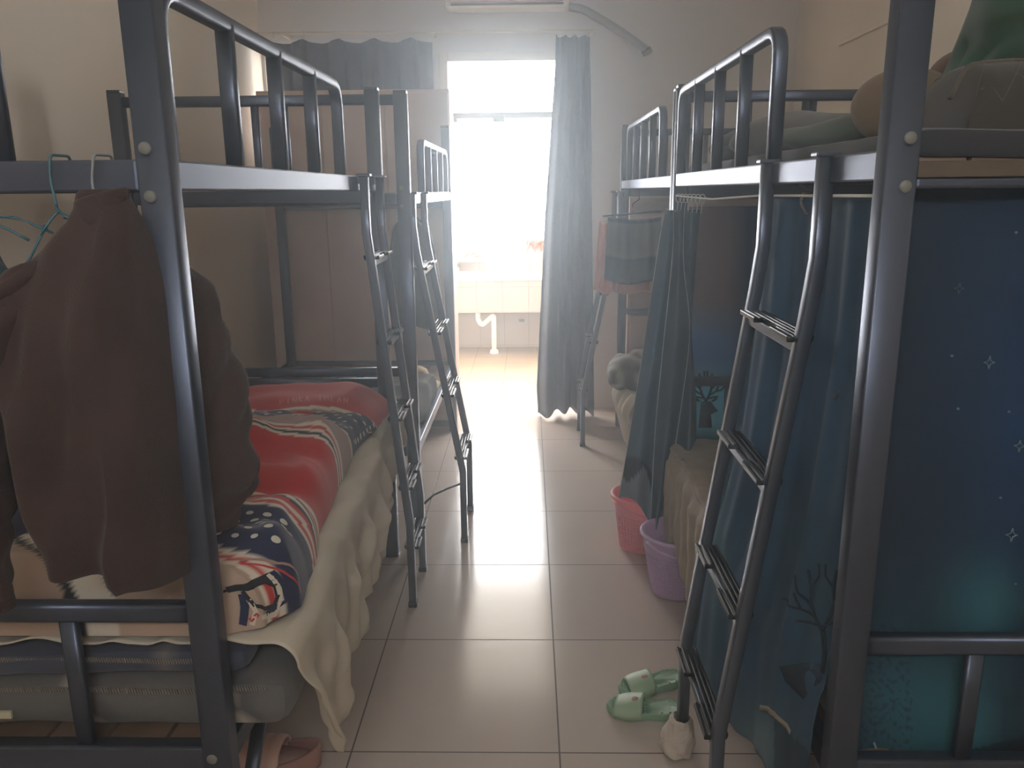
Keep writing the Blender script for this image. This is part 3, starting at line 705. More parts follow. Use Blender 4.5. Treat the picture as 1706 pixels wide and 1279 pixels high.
NAVY = lin(38, 44, 78); RED = lin(186, 52, 52); BEI = lin(182, 160, 144); WHT = lin(214, 206, 192); BLK = lin(34, 36, 42); MAUVE = lin(160, 132, 124)
DX = [(1.40, -0.59), (1.44, -0.525), (1.52, -0.475), (1.65, -0.490), (1.95, -0.535), (2.3, -0.56), (2.55, -0.575), (2.84, -0.55), (2.98, -0.57)]
DH = [(1.40, 0.02), (1.45, 0.13), (1.56, 0.165), (1.72, 0.15), (1.84, 0.095), (2.05, 0.135), (2.3, 0.165), (2.45, 0.14), (2.58, 0.085), (2.8, 0.07), (2.98, 0.04)]
def duvet(u, v):
    t = 1.405+1.56*(0.5*v+0.5*(1-math.cos(v*PI))/2 if False else v)
    # v small: the rolled near end
    vv = v; L0 = 0.10
    if vv < L0: a = vv/L0*PI/2; t = 1.455-0.055*math.cos(a); hk = math.sin(a)**0.9
    else: t = 1.455+(2.80-1.455)*(vv-L0)/(1-L0); hk = 1
    if v > 0.96: hk *= math.sqrt(max(0.02, 1-((v-0.96)/0.04)**2))
    xr = interp(max(t, 1.40), DX); xl = -1.50; H = interp(max(t, 1.455), DH)*hk
    R_ = 0.075
    # cross-section: flat top, rounded shoulder on the aisle side
    if u < 0.72: x = xl+(xr-R_-xl)*(u/0.72); f = 1 if u > 0.04 else math.sqrt(u/0.04)
    else: a = (u-0.72)/0.28*PI/2; x = xr-R_+R_*math.sin(a); f = math.cos(a)**0.75 if a < PI/2 else 0
    n1 = nz(x*3+1, t*4, 0, 1.6); n2 = nz(x*9, t*12+x*8, 2, 1.2); n3 = math.sin(t*34+7*x+3*n1)
    H2 = H*(1+0.28*n1)+0.014*n2*min(1, hk*2)+0.007*n3*interp(t, [(1.6, 0), (1.75, 1), (1.95, 1), (2.05, 0.2)])
    H2 += 0.03*math.exp(-((x+1.0)**2)/0.05)*hk
    return (x+0.010*n2*f, t+0.010*n1*hk+0.01*n2*hk, 0.735+max(0.0, H2)*f)
def band(p):
    x, t = p.x, p.y
    s = t+0.10*(x+0.55)+0.018*nz(x*4, t*4, 1, 1.5)
    if x < -0.80 and t < 1.62:
        q = (x+1.5)*0.9+(t-1.4)*1.6
        g = q % 0.42
        if g < 0.13: return BEI
        if g < 0.155: return BLK
        if g < 0.22: return WHT if t < 1.50 else NAVY
        if g < 0.30: return NAVY
        if g < 0.33: return WHT
        return RED
    S_ = [(1.428, BEI), (1.452, BEI), (1.464, WHT), (1.474, RED), (1.486, WHT), (1.690, NAVY), (1.705, WHT), (1.722, RED), (1.74, WHT), (1.757, RED), (1.772, BLK), (1.79, WHT), (1.805, BLK), (1.83, BEI), (1.845, RED), (1.87, WHT),
          (2.20, RED), (2.215, WHT), (2.23, BLK), (2.245, WHT), (2.26, RED), (2.28, WHT), (2.45, MAUVE), (2.47, WHT), (2.80, NAVY), (2.82, WHT), (9, BEI)]
    for lim, c in S_:
        if s < lim: return c
m = MB().grid(duvet, 150, 230, lambda u, v, p: band(p))
pk = picker(duvet)
DOTC = lin(206, 202, 190)
rnd = random.Random(3)
for (v0, v1, st) in ((1.50, 1.68, 0.040), (2.49, 2.79, 0.050)):
    t = v0+0.018; row = 0
    while t < v1:
        x = -1.40+(row % 2)*st/2
        while x < -0.50:
            if not (x < -0.80 and t < 1.62):
                # invert the surface roughly: u from x, v from t
                xr = interp(t, DX); uu = 0.72*(x+1.50)/(xr-0.075+1.50) if x < xr-0.075 else 0.72+0.28*math.asin(max(0, min(0.97, (x-(xr-0.075))/0.075)))/(PI/2)
                vv = 0.10+0.90*(t-0.10*(x+0.55)-1.455)/1.345
                if 0.02 < uu < 0.97 and 0.1 < vv < 0.98: dot(m, duvet, (uu, vv), 0.0075*rnd.uniform(0.8, 1.1), DOTC, asp=1.3)
            x += st
        t += st*0.72; row += 1
# printed outlines on the rolled near end
for pts, wd, col in (([(372, 985), (400, 978), (440, 968), (458, 975), (462, 992), (456, 1008), (440, 1014), (424, 1008), (412, 994), (404, 984)], 0.010, BLK),
                     ([(378, 982), (410, 978), (445, 962), (455, 958)], 0.018, BLK),
                     ([(404, 988), (408, 1010), (404, 1040)], 0.016, NAVY),
                     ([(414, 998), (426, 1018), (420, 1040)], 0.009, WHT),
                     ([(430, 1022), (418, 1042)], 0.010, RED),
                     ([(452, 952), (472, 975), (476, 1000), (466, 1025), (452, 1040)], 0.010, NAVY),
                     ([(446, 956), (462, 975), (467, 1000), (458, 1022), (442, 1040)], 0.010, WHT),
                     ([(400, 940), (450, 945), (480, 958), (500, 985)], 0.004, RED),
                     ([(400, 934), (460, 938), (495, 958), (508, 990)], 0.004, MAUVE)):
    try: stroke(m, duvet, pk, pts, wd, col)
    except Exception: pass
o = m.build('duvet', CLOTH); tag(o, 'crumpled red, navy dotted and beige duvet lying along the nearest left bunk', 'duvet')

def pillow(u, v):
    a = PI*v                                               # v: front edge to back edge over the top
    w_ = 0.30; x = -1.20+0.645*u
    ex = max(0.0, 1-abs(2*u-1)**5)
    n = nz(x*4, v*3, 3, 1.6)
    y = 2.97-0.31*math.cos(a)*(0.80+0.20*ex)
    z = 0.750+(0.072+0.02*n)*math.sin(a)**0.75*ex**0.6+0.012*v*ex
    z -= 0.055*max(0, (u-0.72)/0.28)**1.5*v
    return (x, y-0.02*(1-v)*u, z)
def pcol(u, v, p):
    s = p.y-0.02*math.sin(p.x*9)+0.150
    if s > 2.955: return RED
    if s > 2.93: return WHT
    if s > 2.915: return MAUVE
    if s > 2.898: return RED
    if s > 2.878: return WHT
    if s > 2.862: return BLK
    if s > 2.80: return BEI
    if s > 2.79: return WHT
    return BEI
pw = thing('pillow', 'puffy pillow with a red lettered band at the far end of the nearest left bunk', 'pillow', (-0.88, 3.0, 0.735))
pm = MB().grid(pillow, 90, 70, pcol).build('pillowcase', CLOTH, pw)
FONT = {'P': [[(0,0),(0,1),(.7,1),(.8,.75),(.7,.5),(0,.5)]], 'I': [[(.4,0),(.4,1)]], 'N': [[(0,0),(0,1),(.8,0),(.8,1)]], 'K': [[(0,0),(0,1)],[(.8,1),(0,.45),(.8,0)]],
        'A': [[(0,0),(.4,1),(.8,0)],[(.15,.35),(.65,.35)]], 'T': [[(.4,0),(.4,1)],[(0,1),(.8,1)]], 'H': [[(0,0),(0,1)],[(.8,0),(.8,1)],[(0,.5),(.8,.5)]], 'E': [[(.8,1),(0,1),(0,0),(.8,0)],[(0,.5),(.6,.5)]],
        'R': [[(0,0),(0,1),(.7,1),(.8,.75),(.7,.5),(0,.5)],[(.3,.5),(.8,0)]]}
pp = picker(pillow); m = MB()
for k, ch in enumerate('PINKA THEAN'):
    if ch == ' ': continue
    x0 = 467+k*10.6; yb = 675-6.5*math.sin(min(1, k/5.5)*PI/2)+max(0, k-7)*1.2
    for pl_ in FONT[ch]:
        L = [pp(x0+7*a, yb-8.5*b) for a, b in pl_]
        su, sv = metric(pillow, *L[0]); m.ribbon(pillow, L, 0.0036, lin(206, 132, 122), 0.003, su, sv, 0.01)
o = m.build('printed_lettering', CLOTH, pm); o.location = (0,0,0)

# ------------------------------------------------------------------ jacket and hangers on the near end rail
JK = mat('dark_brown_wool', srgb(66, 50, 47), 0.95, bump=0.5, bscale=260, sheen=0.1, mottle=0.15, mscale=12)
def jm(x, d, z):
    Yc = interp2(x, [(-1.2, 1.17), (-0.80, 1.275), (-0.70, 1.30), (-0.58, 1.47), (-0.3, 1.55)]); k = Yc/1.45
    return Vector((x*k, Yc+d, 1.57+(z-1.57)*k))
JP = [(1.578, -.750, .036, .016), (1.57, -.750, .042, .022), (1.545, -.748, .050, .030), (1.522, -.750, .062, .036), (1.50, -.760, .078, .042), (1.47, -.770, .112, .048), (1.43, -.782, .152, .055), (1.38, -.790, .180, .062),
      (1.30, -.792, .186, .07), (1.2, -.79, .178, .072), (1.1, -.79, .165, .074), (1.0, -.79, .152, .076), (0.92, -.79, .145, .078), (0.87, -.79, .140, .076), (0.86, -.79, .132, .07)]
def jbody(u, v):
    q = v*(len(JP)-1); i = min(len(JP)-2, int(q)); f = q-i
    z, xc, a, b = [JP[i][k]*(1-f)+JP[i+1][k]*f for k in range(4)]
    th = 2*PI*u; x = xc+a*math.copysign(abs(math.cos(th))**0.8, math.cos(th)); d = b*math.sin(th)
    q2 = min(1, v*2.2)
    fold = q2*(0.016*math.sin(x*34+z*5+2*nz(x*3, z*2))+0.010*math.sin(x*61-z*14+1)+0.012*nz(x*9, z*7, 2)*2 - 0.022*math.exp(-((x+0.745-0.05*(z-1.2))/0.012)**2)*(1 if th > PI else 0))
    z2 = z+0.02*math.sin(x*20)*max(0, v-0.9)*10*0.5
    return jm(x+0.006*nz(x*5, z*6, d), d*(1+0)+fold, z2)
jk = thing('jacket', 'dark brown jacket hanging from the near end rail of the left bunk', 'jacket', (-0.72, 1.32, 0.9))
m = MB().grid(jbody, 72, 70, wrap_u=True)
m.build('body', JK, jk, solid=0.004)
def tubecloth(path, rad, seed):
    def fn(u, v):
        q = v*(len(path)-1); i = min(len(path)-2, int(q)); f = q-i
        x, d, z = [path[i][k]*(1-f)+path[i+1][k]*f for k in range(3)]; r = rad[i]*(1-f)+rad[i+1]*f
        th = 2*PI*u; w_ = 0.13*math.sin(v*24+3*math.sin(th+v*3)+seed)+0.09*math.sin(v*47+th*2+2*nz(v*6, th))+0.12*nz(th*1.5, v*9, seed)
        return jm(x+r*(1+w_)*math.cos(th), d+r*0.85*(1+w_)*math.sin(th), z+0.012*math.sin(th+seed))
    return fn
m = MB().grid(tubecloth([(-.655, .0, 1.455), (-.628, .005, 1.40), (-.600, .01, 1.28), (-.588, .02, 1.17), (-.583, .02, 1.08), (-.595, .02, 1.00), (-.615, .02, .945)], [.025, .045, .052, .055, .056, .052, .040], 0.4), 32, 70, wrap_u=True)
m.build('sleeve', JK, jk, solid=0.004)
m = MB().grid(tubecloth([(-.90, 0, 1.445), (-.96, 0, 1.36), (-1.02, 0, 1.2), (-1.065, .0, 1.05), (-1.095, .0, .90), (-1.095, 0, .76)], [.03, .055, .062, .062, .060, .055], 2.1), 32, 70, wrap_u=True)
m.build('sleeve', JK, jk, solid=0.004)
def collar(u, v):
    th = -0.35+u*(PI*2-0.0)+0.35; a = .036+.010*math.sin(v*PI); z = 1.552+0.03*math.sin(v*PI)-0.03*v+0.012*math.cos(th)
    return jm(-.748+a*math.cos(th), (0.024+0.006*v)*math.sin(th)-0.008, z)
m = MB().grid(collar, 40, 10, wrap_u=True); m.build('collar', JK, jk, solid=0.004)
def wire(name, pts, r, m_, lb, extra=(), group=None):
    t = thing(name, lb, 'coat hanger', tuple(pts[0]), group)
    MB().sweep(rectpath(pts, None, 0.010, 3), r, prof='round').build('hook_wire', m_, t)
    for e in extra: MB().sweep(rectpath(e, None, 0.02, 3), r, prof='round').build('shoulder_wire', m_, t)
    return t
TEALW = mat('teal_coated_wire', srgb(70, 112, 124), 0.4); GREYW = mat('grey_coated_wire', srgb(140, 146, 150), 0.4)
def rail_hook(xh, pts): return [Vector((xh, 1.392, 1.612)), Vector((xh, 1.392, 1.633)), Vector((xh, 1.333, 1.633))]+pts
p0 = at(85, 275, 1.333)
wire('coat_hanger', rail_hook(p0.x, [at(84, 300, 1.333), at(97, 355, 1.31)]), 0.0045, TEALW, 'empty teal wire hanger hooked over the rail left of the brown jacket',
     [[at(97, 352, 1.31), at(78, 372, 1.30), at(66, 398, 1.29), at(40, 450, 1.28), at(-60, 470, 1.28)], [at(97, 350, 1.31), at(104, 363, 1.318), at(130, 364, 1.318), at(170, 390, 1.325)]])
p0 = at(158, 275, 1.333)
wire('coat_hanger', rail_hook(p0.x, [at(153, 300, 1.333), at(160, 345, 1.31)]), 0.0045, GREYW, 'grey wire hanger hidden in the collar of the brown jacket',
     [[at(160, 340, 1.31), at(120, 400, 1.29), at(60, 440, 1.27)], [at(160, 340, 1.31), at(215, 390, 1.35), at(270, 440, 1.42)]])
p0 = at(-70, 275, 1.333)
wire('coat_hanger', rail_hook(p0.x, [at(-70, 300, 1.333), at(-50, 345, 1.31)]), 0.0045, TEALW, 'teal wire hanger holding the dark green top at the left picture edge',
     [[at(-50, 345, 1.31), at(0, 363, 1.31), at(24, 360, 1.31), at(60, 376, 1.31), at(88, 388, 1.31)], [at(-50, 345, 1.31), at(-100, 372, 1.31), at(-140, 390, 1.31)], [at(-60, 388, 1.30), at(-5, 372, 1.30), at(48, 400, 1.30)]])
def gtop(u, v):
    c = at(-40, 390+30*(2*abs(u-0.5))**1.5, 1.30); x = c.x-0.16+0.26*u; dz = 0.40*v
    top = c.z-0.10*abs(2*u-1)**2.2
    return (x+0.010*math.sin(v*9), 1.30+0.018*math.sin(u*14+v*4)-0.02*v, top-dz)
m = MB().grid(gtop, 30, 30, lin(44, 70, 74)); tag(m.build('green_shirt', CLOTH, solid=0.02), 'dark green top on a hanger at the left edge of the picture', 'clothing')
# ------------------------------------------------------------------ right side: bed curtains
DK = lin(48, 74, 98); BLUE = lin(42, 90, 138); TEAL = lin(60, 124, 140); SIL = lin(24, 34, 46); STAR = lin(124, 152, 164)
EDGE = lin(150, 176, 186)
def gl(x, y, cx, cy, rx, ry): return math.exp(-((x-cx)/rx)**2-((y-cy)/ry)**2)
def star(m, fn, pk, x, y, s, col=STAR, off=-0.003):
    uv = pk(x, y); su, sv = metric(fn, *uv)
    P = []
    for i in range(8):
        a = PI/4*i; r = s if i % 2 == 0 else s*0.34; P.append((uv[0]+r*math.cos(a)/su, uv[1]+r*1.25*math.sin(a)/sv))
    for i in range(8):
        m.ribbon(fn, [P[i], P[(i+1) % 8]], s*0.16, col, off, su, sv, 0.02)
def antlers(m, fn, pk, cx, cy, s, col, wd, off=0.003):
    for sg in (-1, 1):
        T = [(0, 0), (0.25, -0.45), (0.42, -0.95), (0.38, -1.5), (0.5, -2.1)]
        stroke(m, fn, pk, [(cx+sg*a*s, cy+b*s) for a, b in T], wd, col, off)
        for (a, b, c, d, e, f) in ((0.25, -0.45, 0.75, -0.75, 1.0, -1.3), (0.42, -0.95, 0.85, -1.3, 0.95, -1.9), (0.38, -1.5, 0.1, -1.9, 0.12, -2.3), (0.75, -0.75, 1.15, -0.85, 1.4, -1.15), (0.12, -0.2, 0.5, -0.3, 0.9, -0.35)):
            stroke(m, fn, pk, [(cx+sg*a*s, cy+b*s), (cx+sg*c*s, cy+d*s), (cx+sg*e*s, cy+f*s)], wd*0.7, col, off)
# A: curtain along the aisle side, from the near post to its loose far edge
def side(u, v):
    z = 1.552+(interp2(u, [(0, 0.30), (0.25, 0.25), (0.65, 0.13), (1, 0.10)])-1.552)*v
    yf = interp2(z, [(0.1, 2.36), (0.5, 2.36), (0.94, 2.20), (1.41, 2.135), (1.56, 2.125)])
    y = 1.425+(yf-1.425)*u
    xf = interp2(z, [(0.1, 0.50), (0.5, 0.535), (0.94, 0.575), (1.56, 0.600)]); xn = 0.625
    a = 0.005+0.007*v; fold = a*math.sin(u*21+0.8*math.sin(v*3))+0.5*a*math.sin(u*47+v*2)
    e = max(0.0, u-0.9)/0.1
    xn = interp2(z, [(0.1, 0.555), (0.52, 0.558), (0.75, 0.585), (1.3, 0.625)])
    return (xn+(xf-xn)*u**2.2+fold*(1-0.5*e)*(0.6 if z < 0.6 else 1), y, z)
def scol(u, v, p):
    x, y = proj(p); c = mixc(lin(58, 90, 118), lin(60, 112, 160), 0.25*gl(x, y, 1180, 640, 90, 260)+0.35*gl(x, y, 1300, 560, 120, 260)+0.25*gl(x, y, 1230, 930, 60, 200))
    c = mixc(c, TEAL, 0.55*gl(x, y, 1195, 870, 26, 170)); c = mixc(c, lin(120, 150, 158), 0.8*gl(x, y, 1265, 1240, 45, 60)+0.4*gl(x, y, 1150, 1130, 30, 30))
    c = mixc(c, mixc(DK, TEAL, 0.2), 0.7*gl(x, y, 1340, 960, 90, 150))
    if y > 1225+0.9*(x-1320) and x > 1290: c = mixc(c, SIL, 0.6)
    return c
ct = thing('bed_curtain', 'dark blue curtain along the aisle side of the nearest right bunk, behind the ladder', 'bed curtain', (0.6, 1.85, 0.2), None)
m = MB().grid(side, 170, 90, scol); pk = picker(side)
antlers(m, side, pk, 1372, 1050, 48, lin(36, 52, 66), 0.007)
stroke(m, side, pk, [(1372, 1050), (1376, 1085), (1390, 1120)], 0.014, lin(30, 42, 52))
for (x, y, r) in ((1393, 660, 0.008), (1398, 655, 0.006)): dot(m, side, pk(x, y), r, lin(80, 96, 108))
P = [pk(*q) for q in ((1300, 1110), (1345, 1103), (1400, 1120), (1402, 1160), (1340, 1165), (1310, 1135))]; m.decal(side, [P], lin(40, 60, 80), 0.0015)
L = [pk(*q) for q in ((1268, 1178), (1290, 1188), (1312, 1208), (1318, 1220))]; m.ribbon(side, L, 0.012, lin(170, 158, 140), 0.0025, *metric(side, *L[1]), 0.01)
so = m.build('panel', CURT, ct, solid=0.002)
m = MB(); m.sweep([side(0.998, 0.01+0.98*k/60) for k in range(61)], 0.006, prof='round', col=EDGE); m.build('hem_cord', CURT, ct)
m = MB().sweep([side(0.945+0.0025*math.sin(k*1.9), 0.40+0.55*k/80) for k in range(81)], 0.003, prof='round', col=lin(110, 150, 160)); m.build('scalloped_trim', CURT, ct)
# B: the bunched far part of the same curtain set
CC = [[(1110, 347), (1099, 400), (1075, 560), (1053, 700), (1031, 828)],
      [(1117, 350), (1112, 420), (1090, 580), (1072, 700), (1058, 834)],
      [(1122, 350), (1121, 420), (1103, 600), (1092, 720), (1084, 872)],
      [(1132, 350), (1131, 440), (1124, 600), (1108, 750), (1092, 882)],
      [(1140, 350), (1139, 440), (1149, 560), (1126, 740), (1106, 890)],
      [(1152, 350), (1150, 450), (1151, 560), (1148, 740), (1126, 902)],
      [(1166, 350), (1158, 450), (1152, 555), (1160, 700), (1146, 908)]]
CYY = [3.25, 3.16, 3.22, 3.10, 3.19, 3.09, 3.20]
def catm(P, t):
    n = len(P)-1; q = max(0, min(n-1e-6, t*n)); i = int(q); f = q-i
    g = lambda k: P[max(0, min(n, k))]
    def h(a, b, c, d): return 0.5*(2*b+(c-a)*f+(2*a-5*b+4*c-d)*f*f+(3*b-a-3*c+d)*f**3)
    if isinstance(P[0], (int, float)): return h(g(i-1), g(i), g(i+1), g(i+2))
    return tuple(h(g(i-1)[k], g(i)[k], g(i+1)[k], g(i+2)[k]) for k in range(len(P[0])))
def bunch(u, v):
    cols = [catm(c, v) for c in CC]; x, y = catm(cols, u); Y = catm(CYY, u)
    return tuple(at(x, y, 3.18+(Y-3.18)*(0.5+0.7*v)))
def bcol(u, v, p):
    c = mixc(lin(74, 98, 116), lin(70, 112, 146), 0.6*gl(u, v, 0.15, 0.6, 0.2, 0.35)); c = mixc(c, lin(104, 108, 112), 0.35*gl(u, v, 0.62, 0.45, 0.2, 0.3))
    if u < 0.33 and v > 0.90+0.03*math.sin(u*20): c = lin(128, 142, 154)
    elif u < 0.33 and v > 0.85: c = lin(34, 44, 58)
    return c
ct = thing('bed_curtain', 'blue-grey curtain bunched in folds at the far post of the nearest right bunk', 'bed curtain', (0.5, 3.15, 0.2), None)
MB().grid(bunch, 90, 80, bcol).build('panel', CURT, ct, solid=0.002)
for k, uu in enumerate((0.003, 0.33, 0.66)):
    m = MB().sweep([bunch(uu, 0.01+0.98*j/40) for j in range(41)], 0.005, prof='round', col=lin(176, 190, 198)); m.build('hem_cord', CURT, ct)
# C: curtain on the far end of that bunk, printed with a stag
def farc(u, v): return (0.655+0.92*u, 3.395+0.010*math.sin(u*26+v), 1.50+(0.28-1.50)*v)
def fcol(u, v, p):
    x, y = proj(p); c = mixc(lin(150, 132, 130), lin(110, 150, 190), max(0, min(1, (y-500)/60))); c = mixc(c, lin(130, 205, 215), 0.85*max(0, min(1, (y-600)/50)))  # printed bands; teal brightened in place of window light from behind
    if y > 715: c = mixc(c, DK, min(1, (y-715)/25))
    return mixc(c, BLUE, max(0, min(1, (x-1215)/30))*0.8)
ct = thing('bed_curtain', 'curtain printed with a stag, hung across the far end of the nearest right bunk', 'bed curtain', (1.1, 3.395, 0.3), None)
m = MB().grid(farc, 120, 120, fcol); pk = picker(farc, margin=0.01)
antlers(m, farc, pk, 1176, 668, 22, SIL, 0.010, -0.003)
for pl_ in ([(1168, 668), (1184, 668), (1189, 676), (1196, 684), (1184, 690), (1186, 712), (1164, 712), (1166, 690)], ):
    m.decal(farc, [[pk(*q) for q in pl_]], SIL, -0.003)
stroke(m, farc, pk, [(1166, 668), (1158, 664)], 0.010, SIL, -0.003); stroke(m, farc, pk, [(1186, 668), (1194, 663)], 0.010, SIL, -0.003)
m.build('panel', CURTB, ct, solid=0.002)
# D: curtain across the near end, with stars
def nearc(u, v): return (0.66+0.92*u+0.0*v, 1.440+0.010*math.sin(u*17+0.6*math.sin(v*4))+0.004*math.sin(u*41), 1.572-0.005*math.sin(u*16)**2*(1-v)+(0.10-1.565)*v)
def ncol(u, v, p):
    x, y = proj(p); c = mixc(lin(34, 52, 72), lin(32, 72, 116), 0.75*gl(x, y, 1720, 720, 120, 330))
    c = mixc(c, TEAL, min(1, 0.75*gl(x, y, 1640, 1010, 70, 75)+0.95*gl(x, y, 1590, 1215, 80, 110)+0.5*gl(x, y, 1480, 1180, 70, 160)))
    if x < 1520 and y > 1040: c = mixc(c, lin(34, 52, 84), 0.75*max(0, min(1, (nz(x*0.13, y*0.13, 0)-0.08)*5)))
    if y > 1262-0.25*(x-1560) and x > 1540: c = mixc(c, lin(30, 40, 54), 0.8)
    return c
ct = thing('bed_curtain', 'dark blue starry curtain with a teal glow across the near end of the right bunk', 'bed curtain', (1.1, 1.44, 0.2), None)
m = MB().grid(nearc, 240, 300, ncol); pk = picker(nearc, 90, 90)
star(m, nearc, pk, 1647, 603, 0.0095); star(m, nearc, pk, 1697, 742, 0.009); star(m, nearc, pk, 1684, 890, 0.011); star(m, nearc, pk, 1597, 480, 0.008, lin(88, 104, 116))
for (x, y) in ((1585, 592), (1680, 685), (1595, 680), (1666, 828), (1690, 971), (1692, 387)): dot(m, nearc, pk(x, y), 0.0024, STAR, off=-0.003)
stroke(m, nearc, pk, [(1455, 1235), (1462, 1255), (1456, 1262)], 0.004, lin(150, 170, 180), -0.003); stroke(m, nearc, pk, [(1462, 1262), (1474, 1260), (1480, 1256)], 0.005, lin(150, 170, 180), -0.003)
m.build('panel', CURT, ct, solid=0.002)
# cord the side curtains hang from
m = MB().sweep([(0.60, 1.42, 1.556), (0.60, 2.15, 1.552), (0.595, 2.7, 1.538), (0.585, 3.30, 1.545)], 0.006, prof='round', col=lin(220, 220, 214))
for k in range(10):
    x, y = (1108+k*5.5, 340+0.3*k) if k < 7 else (1262+(k-7)*4, 350)
m2 = m.build('hanging_line', CLOTH); tag(m2, 'pale cord under the upper beam carrying the blue bed curtains', 'cord')
for i in range(7):
    y = 3.28-i*0.075; m = MB()
    m.sweep([(0.592+0.010*math.cos(a), y, 1.536+0.016*math.sin(a)) for a in [k*PI/6 for k in range(13)]], 0.0035, prof='round', col=lin(210, 210, 204))
    m.sweep([(0.592, y, 1.522), (0.585, y-0.02, 1.49)], 0.003, prof='round', col=lin(190, 200, 204))
    tag(m.build('curtain_tie', CLOTH), 'small pale tie holding the bunched blue curtain to its cord', 'curtain tie', 'curtain ties along the cord')
# carabiner hook
c0 = at(1338, 322, 1.83); 
m = MB().sweep(rectpath([at(1352, 318, 1.83), at(1337, 322, 1.83), at(1334, 338, 1.83), at(1344, 356, 1.83), at(1356, 358, 1.83), at(1360, 346, 1.83)], None, 0.006, 3), 0.006, prof='round')
m.sweep([at(1352, 318, 1.83), (0.592, 1.83, 1.579)], 0.006, prof='round')
tag(m.build('plastic_hook', mat('grey_plastic_hook', srgb(120, 116, 116), 0.4)), 'small grey open hook hanging under the beam between the ladder rails', 'hook')

# lower bedding of the nearest right bunk, seen below the curtains
def fl(u, v):
    y = 2.42+0.80*u; e = 0.565; z0 = 0.56
    q = v*0.62
    if q < 0.25: x, z = 0.82-q, z0
    elif q < 0.31: a = (q-0.25)/0.06*PI/2; x, z = e+0.04*(1-math.sin(a))-0.0, z0-0.04+0.04*math.cos(a)
    else: x, z = e-0.01, z0-0.04-(q-0.31)
    k = 1 if q > 0.3 else 0.3
    return (x+0.010*k*math.sin(u*42+v*3)+0.01*nz(u*9, v*7), y, z+0.012*nz(u*8, v*8)-0.03*math.sin(u*9)*v)
tag(MB().grid(fl, 70, 50, lambda u, v, p: mixc(lin(176, 164, 146), lin(150, 140, 126), 0.5+0.5*nz(p.x*20, p.y*40, p.z*20))).build('fleece_blanket', CLOTH, solid=0.006), 'beige fleecy blanket hanging over the lower edge of the nearest right bunk', 'blanket')
m = MB(); soft_box(m, 0.63, 1.60, 1.47, 3.30, 0.457, 0.54, 0.03, col=lin(150, 146, 140))
tag(m.build('mattress_pad', CLOTH), 'thin pale pad lying behind the blue curtains of the nearest right bunk', 'mattress pad')

# upper bedding of the nearest right bunk
m = MB(); soft_box(m, 0.63, 1.60, 1.40, 3.30, 1.612, 1.664, 0.016, amp=0.004, col=lin(46, 46, 52))
tag(m.build('mattress_pad', CLOTH), 'dark thin pad on the upper right bunk with its edge showing above the beam', 'mattress pad')
t = thing('quilted_cushion', 'dark taupe quilted cushion with corded edge at the near end of the upper right bunk', 'cushion', (1.0, 1.6, 1.65))
def qc(u, v):
    x = interp2(u, [(0, 0.752), (1, 1.45)]); a = PI*v
    ed = min(1, (u/0.055))**0.6; 
    z = 1.660+0.118*math.sin(a/1.0)**0.55*ed+0.012*math.sin(u*9)*ed if v > 0 else 1.66
    y = 1.60-0.135*math.cos(a)
    return (x, y, z)
m = MB().grid(qc, 60, 50, lin(62, 58, 52)); pk = picker(qc)
for k in range(-3, 9):
    for sg in (1, -1):
        L = [(0.08+k*0.09+sg*j*0.02, 0.05+j*0.065) for j in range(12)]
        L = [p for p in L if 0.03 < p[0] < 0.97]
        if len(L) > 2: m.ribbon(qc, L, 0.0022, lin(86, 80, 72), 0.0012, 0.7, 0.35, 0.02)
m.build('cover', CLOTH, t)
MB().sweep([qc(0.02+0.96*k/60, 0.40) for k in range(61)], 0.011, prof='round', col=lin(92, 84, 72)).build('corded_edge', CLOTH, t)
GRN = lin(50, 84, 64)
t = thing('plush_blanket', 'green plush garment with pale seams heaped on the quilted cushion', 'clothing', (0.95, 1.75, 1.75))
def gb(u, v):
    P0 = [(1552, 192), (1562, 160), (1585, 110), (1606, 60), (1622, 20), (1645, -40), (1700, -110), (1790, -150)]
    P1 = [(1580, 196), (1600, 180), (1650, 176), (1690, 172), (1730, 150), (1790, 130), (1860, 90), (1900, 60)]
    a, b = catm(P0, u), catm(P1, u)
    x = a[0]*(1-v)+b[0]*v; y = a[1]*(1-v)+b[1]*v
    Y = 1.80-0.12*math.sin(PI*v)**0.6-0.03*math.sin(u*9+v*5)-0.03*nz(u*6, v*6, 1, 1.0)
    return tuple(at(x, y, Y))
def gcol(u, v, p): return mixc(GRN, lin(44, 78, 66), 0.5+0.8*nz(u*5, v*5, 2))
m = MB().grid(gb, 60, 50, gcol); pk = picker(gb)
m.build('body', CLOTH, t, solid=0.02)
m = MB()
for pts in ([(1560, 180), (1590, 120), (1612, 80), (1640, 48), (1668, 12), (1678, 8), (1678, 22), (1662, 42), (1640, 55), (1615, 78)], [(1628, 16), (1634, 28), (1622, 48)], [(1706, 100), (1690, 108), (1660, 118)]):
    stroke(m, gb, pk, pts, 0.0045, lin(130, 150, 128), 0.012)
m.build('seam', CLOTH, t)
m = MB(); _c = at(1618, 145, 2.0); blob(m, tuple(_c), (0.10, 0.08, 0.085), 2.6, amp=0.01, col=lin(120, 94, 82)); tag(m.build('cushion', CLOTH), 'brown-pink cushion behind the green plush garment on the upper right bunk', 'cushion')
m = MB(); _c = at(1508, 178, 1.85); blob(m, tuple(_c), (0.112, 0.09, 0.078), 2.2, amp=0.010, fr=9, col=lambda p: mixc(lin(128, 112, 92), lin(104, 88, 72), (p.x-0.68)*4))
tag(m.build('round_cushion', CLOTH), 'round beige cushion end showing left of the near right post', 'cushion')
m = MB(); blob(m, (0.93, 2.75, 1.725), (0.26, 0.20, 0.075), 2.6, amp=0.03, fr=6, col=lin(112, 114, 114))
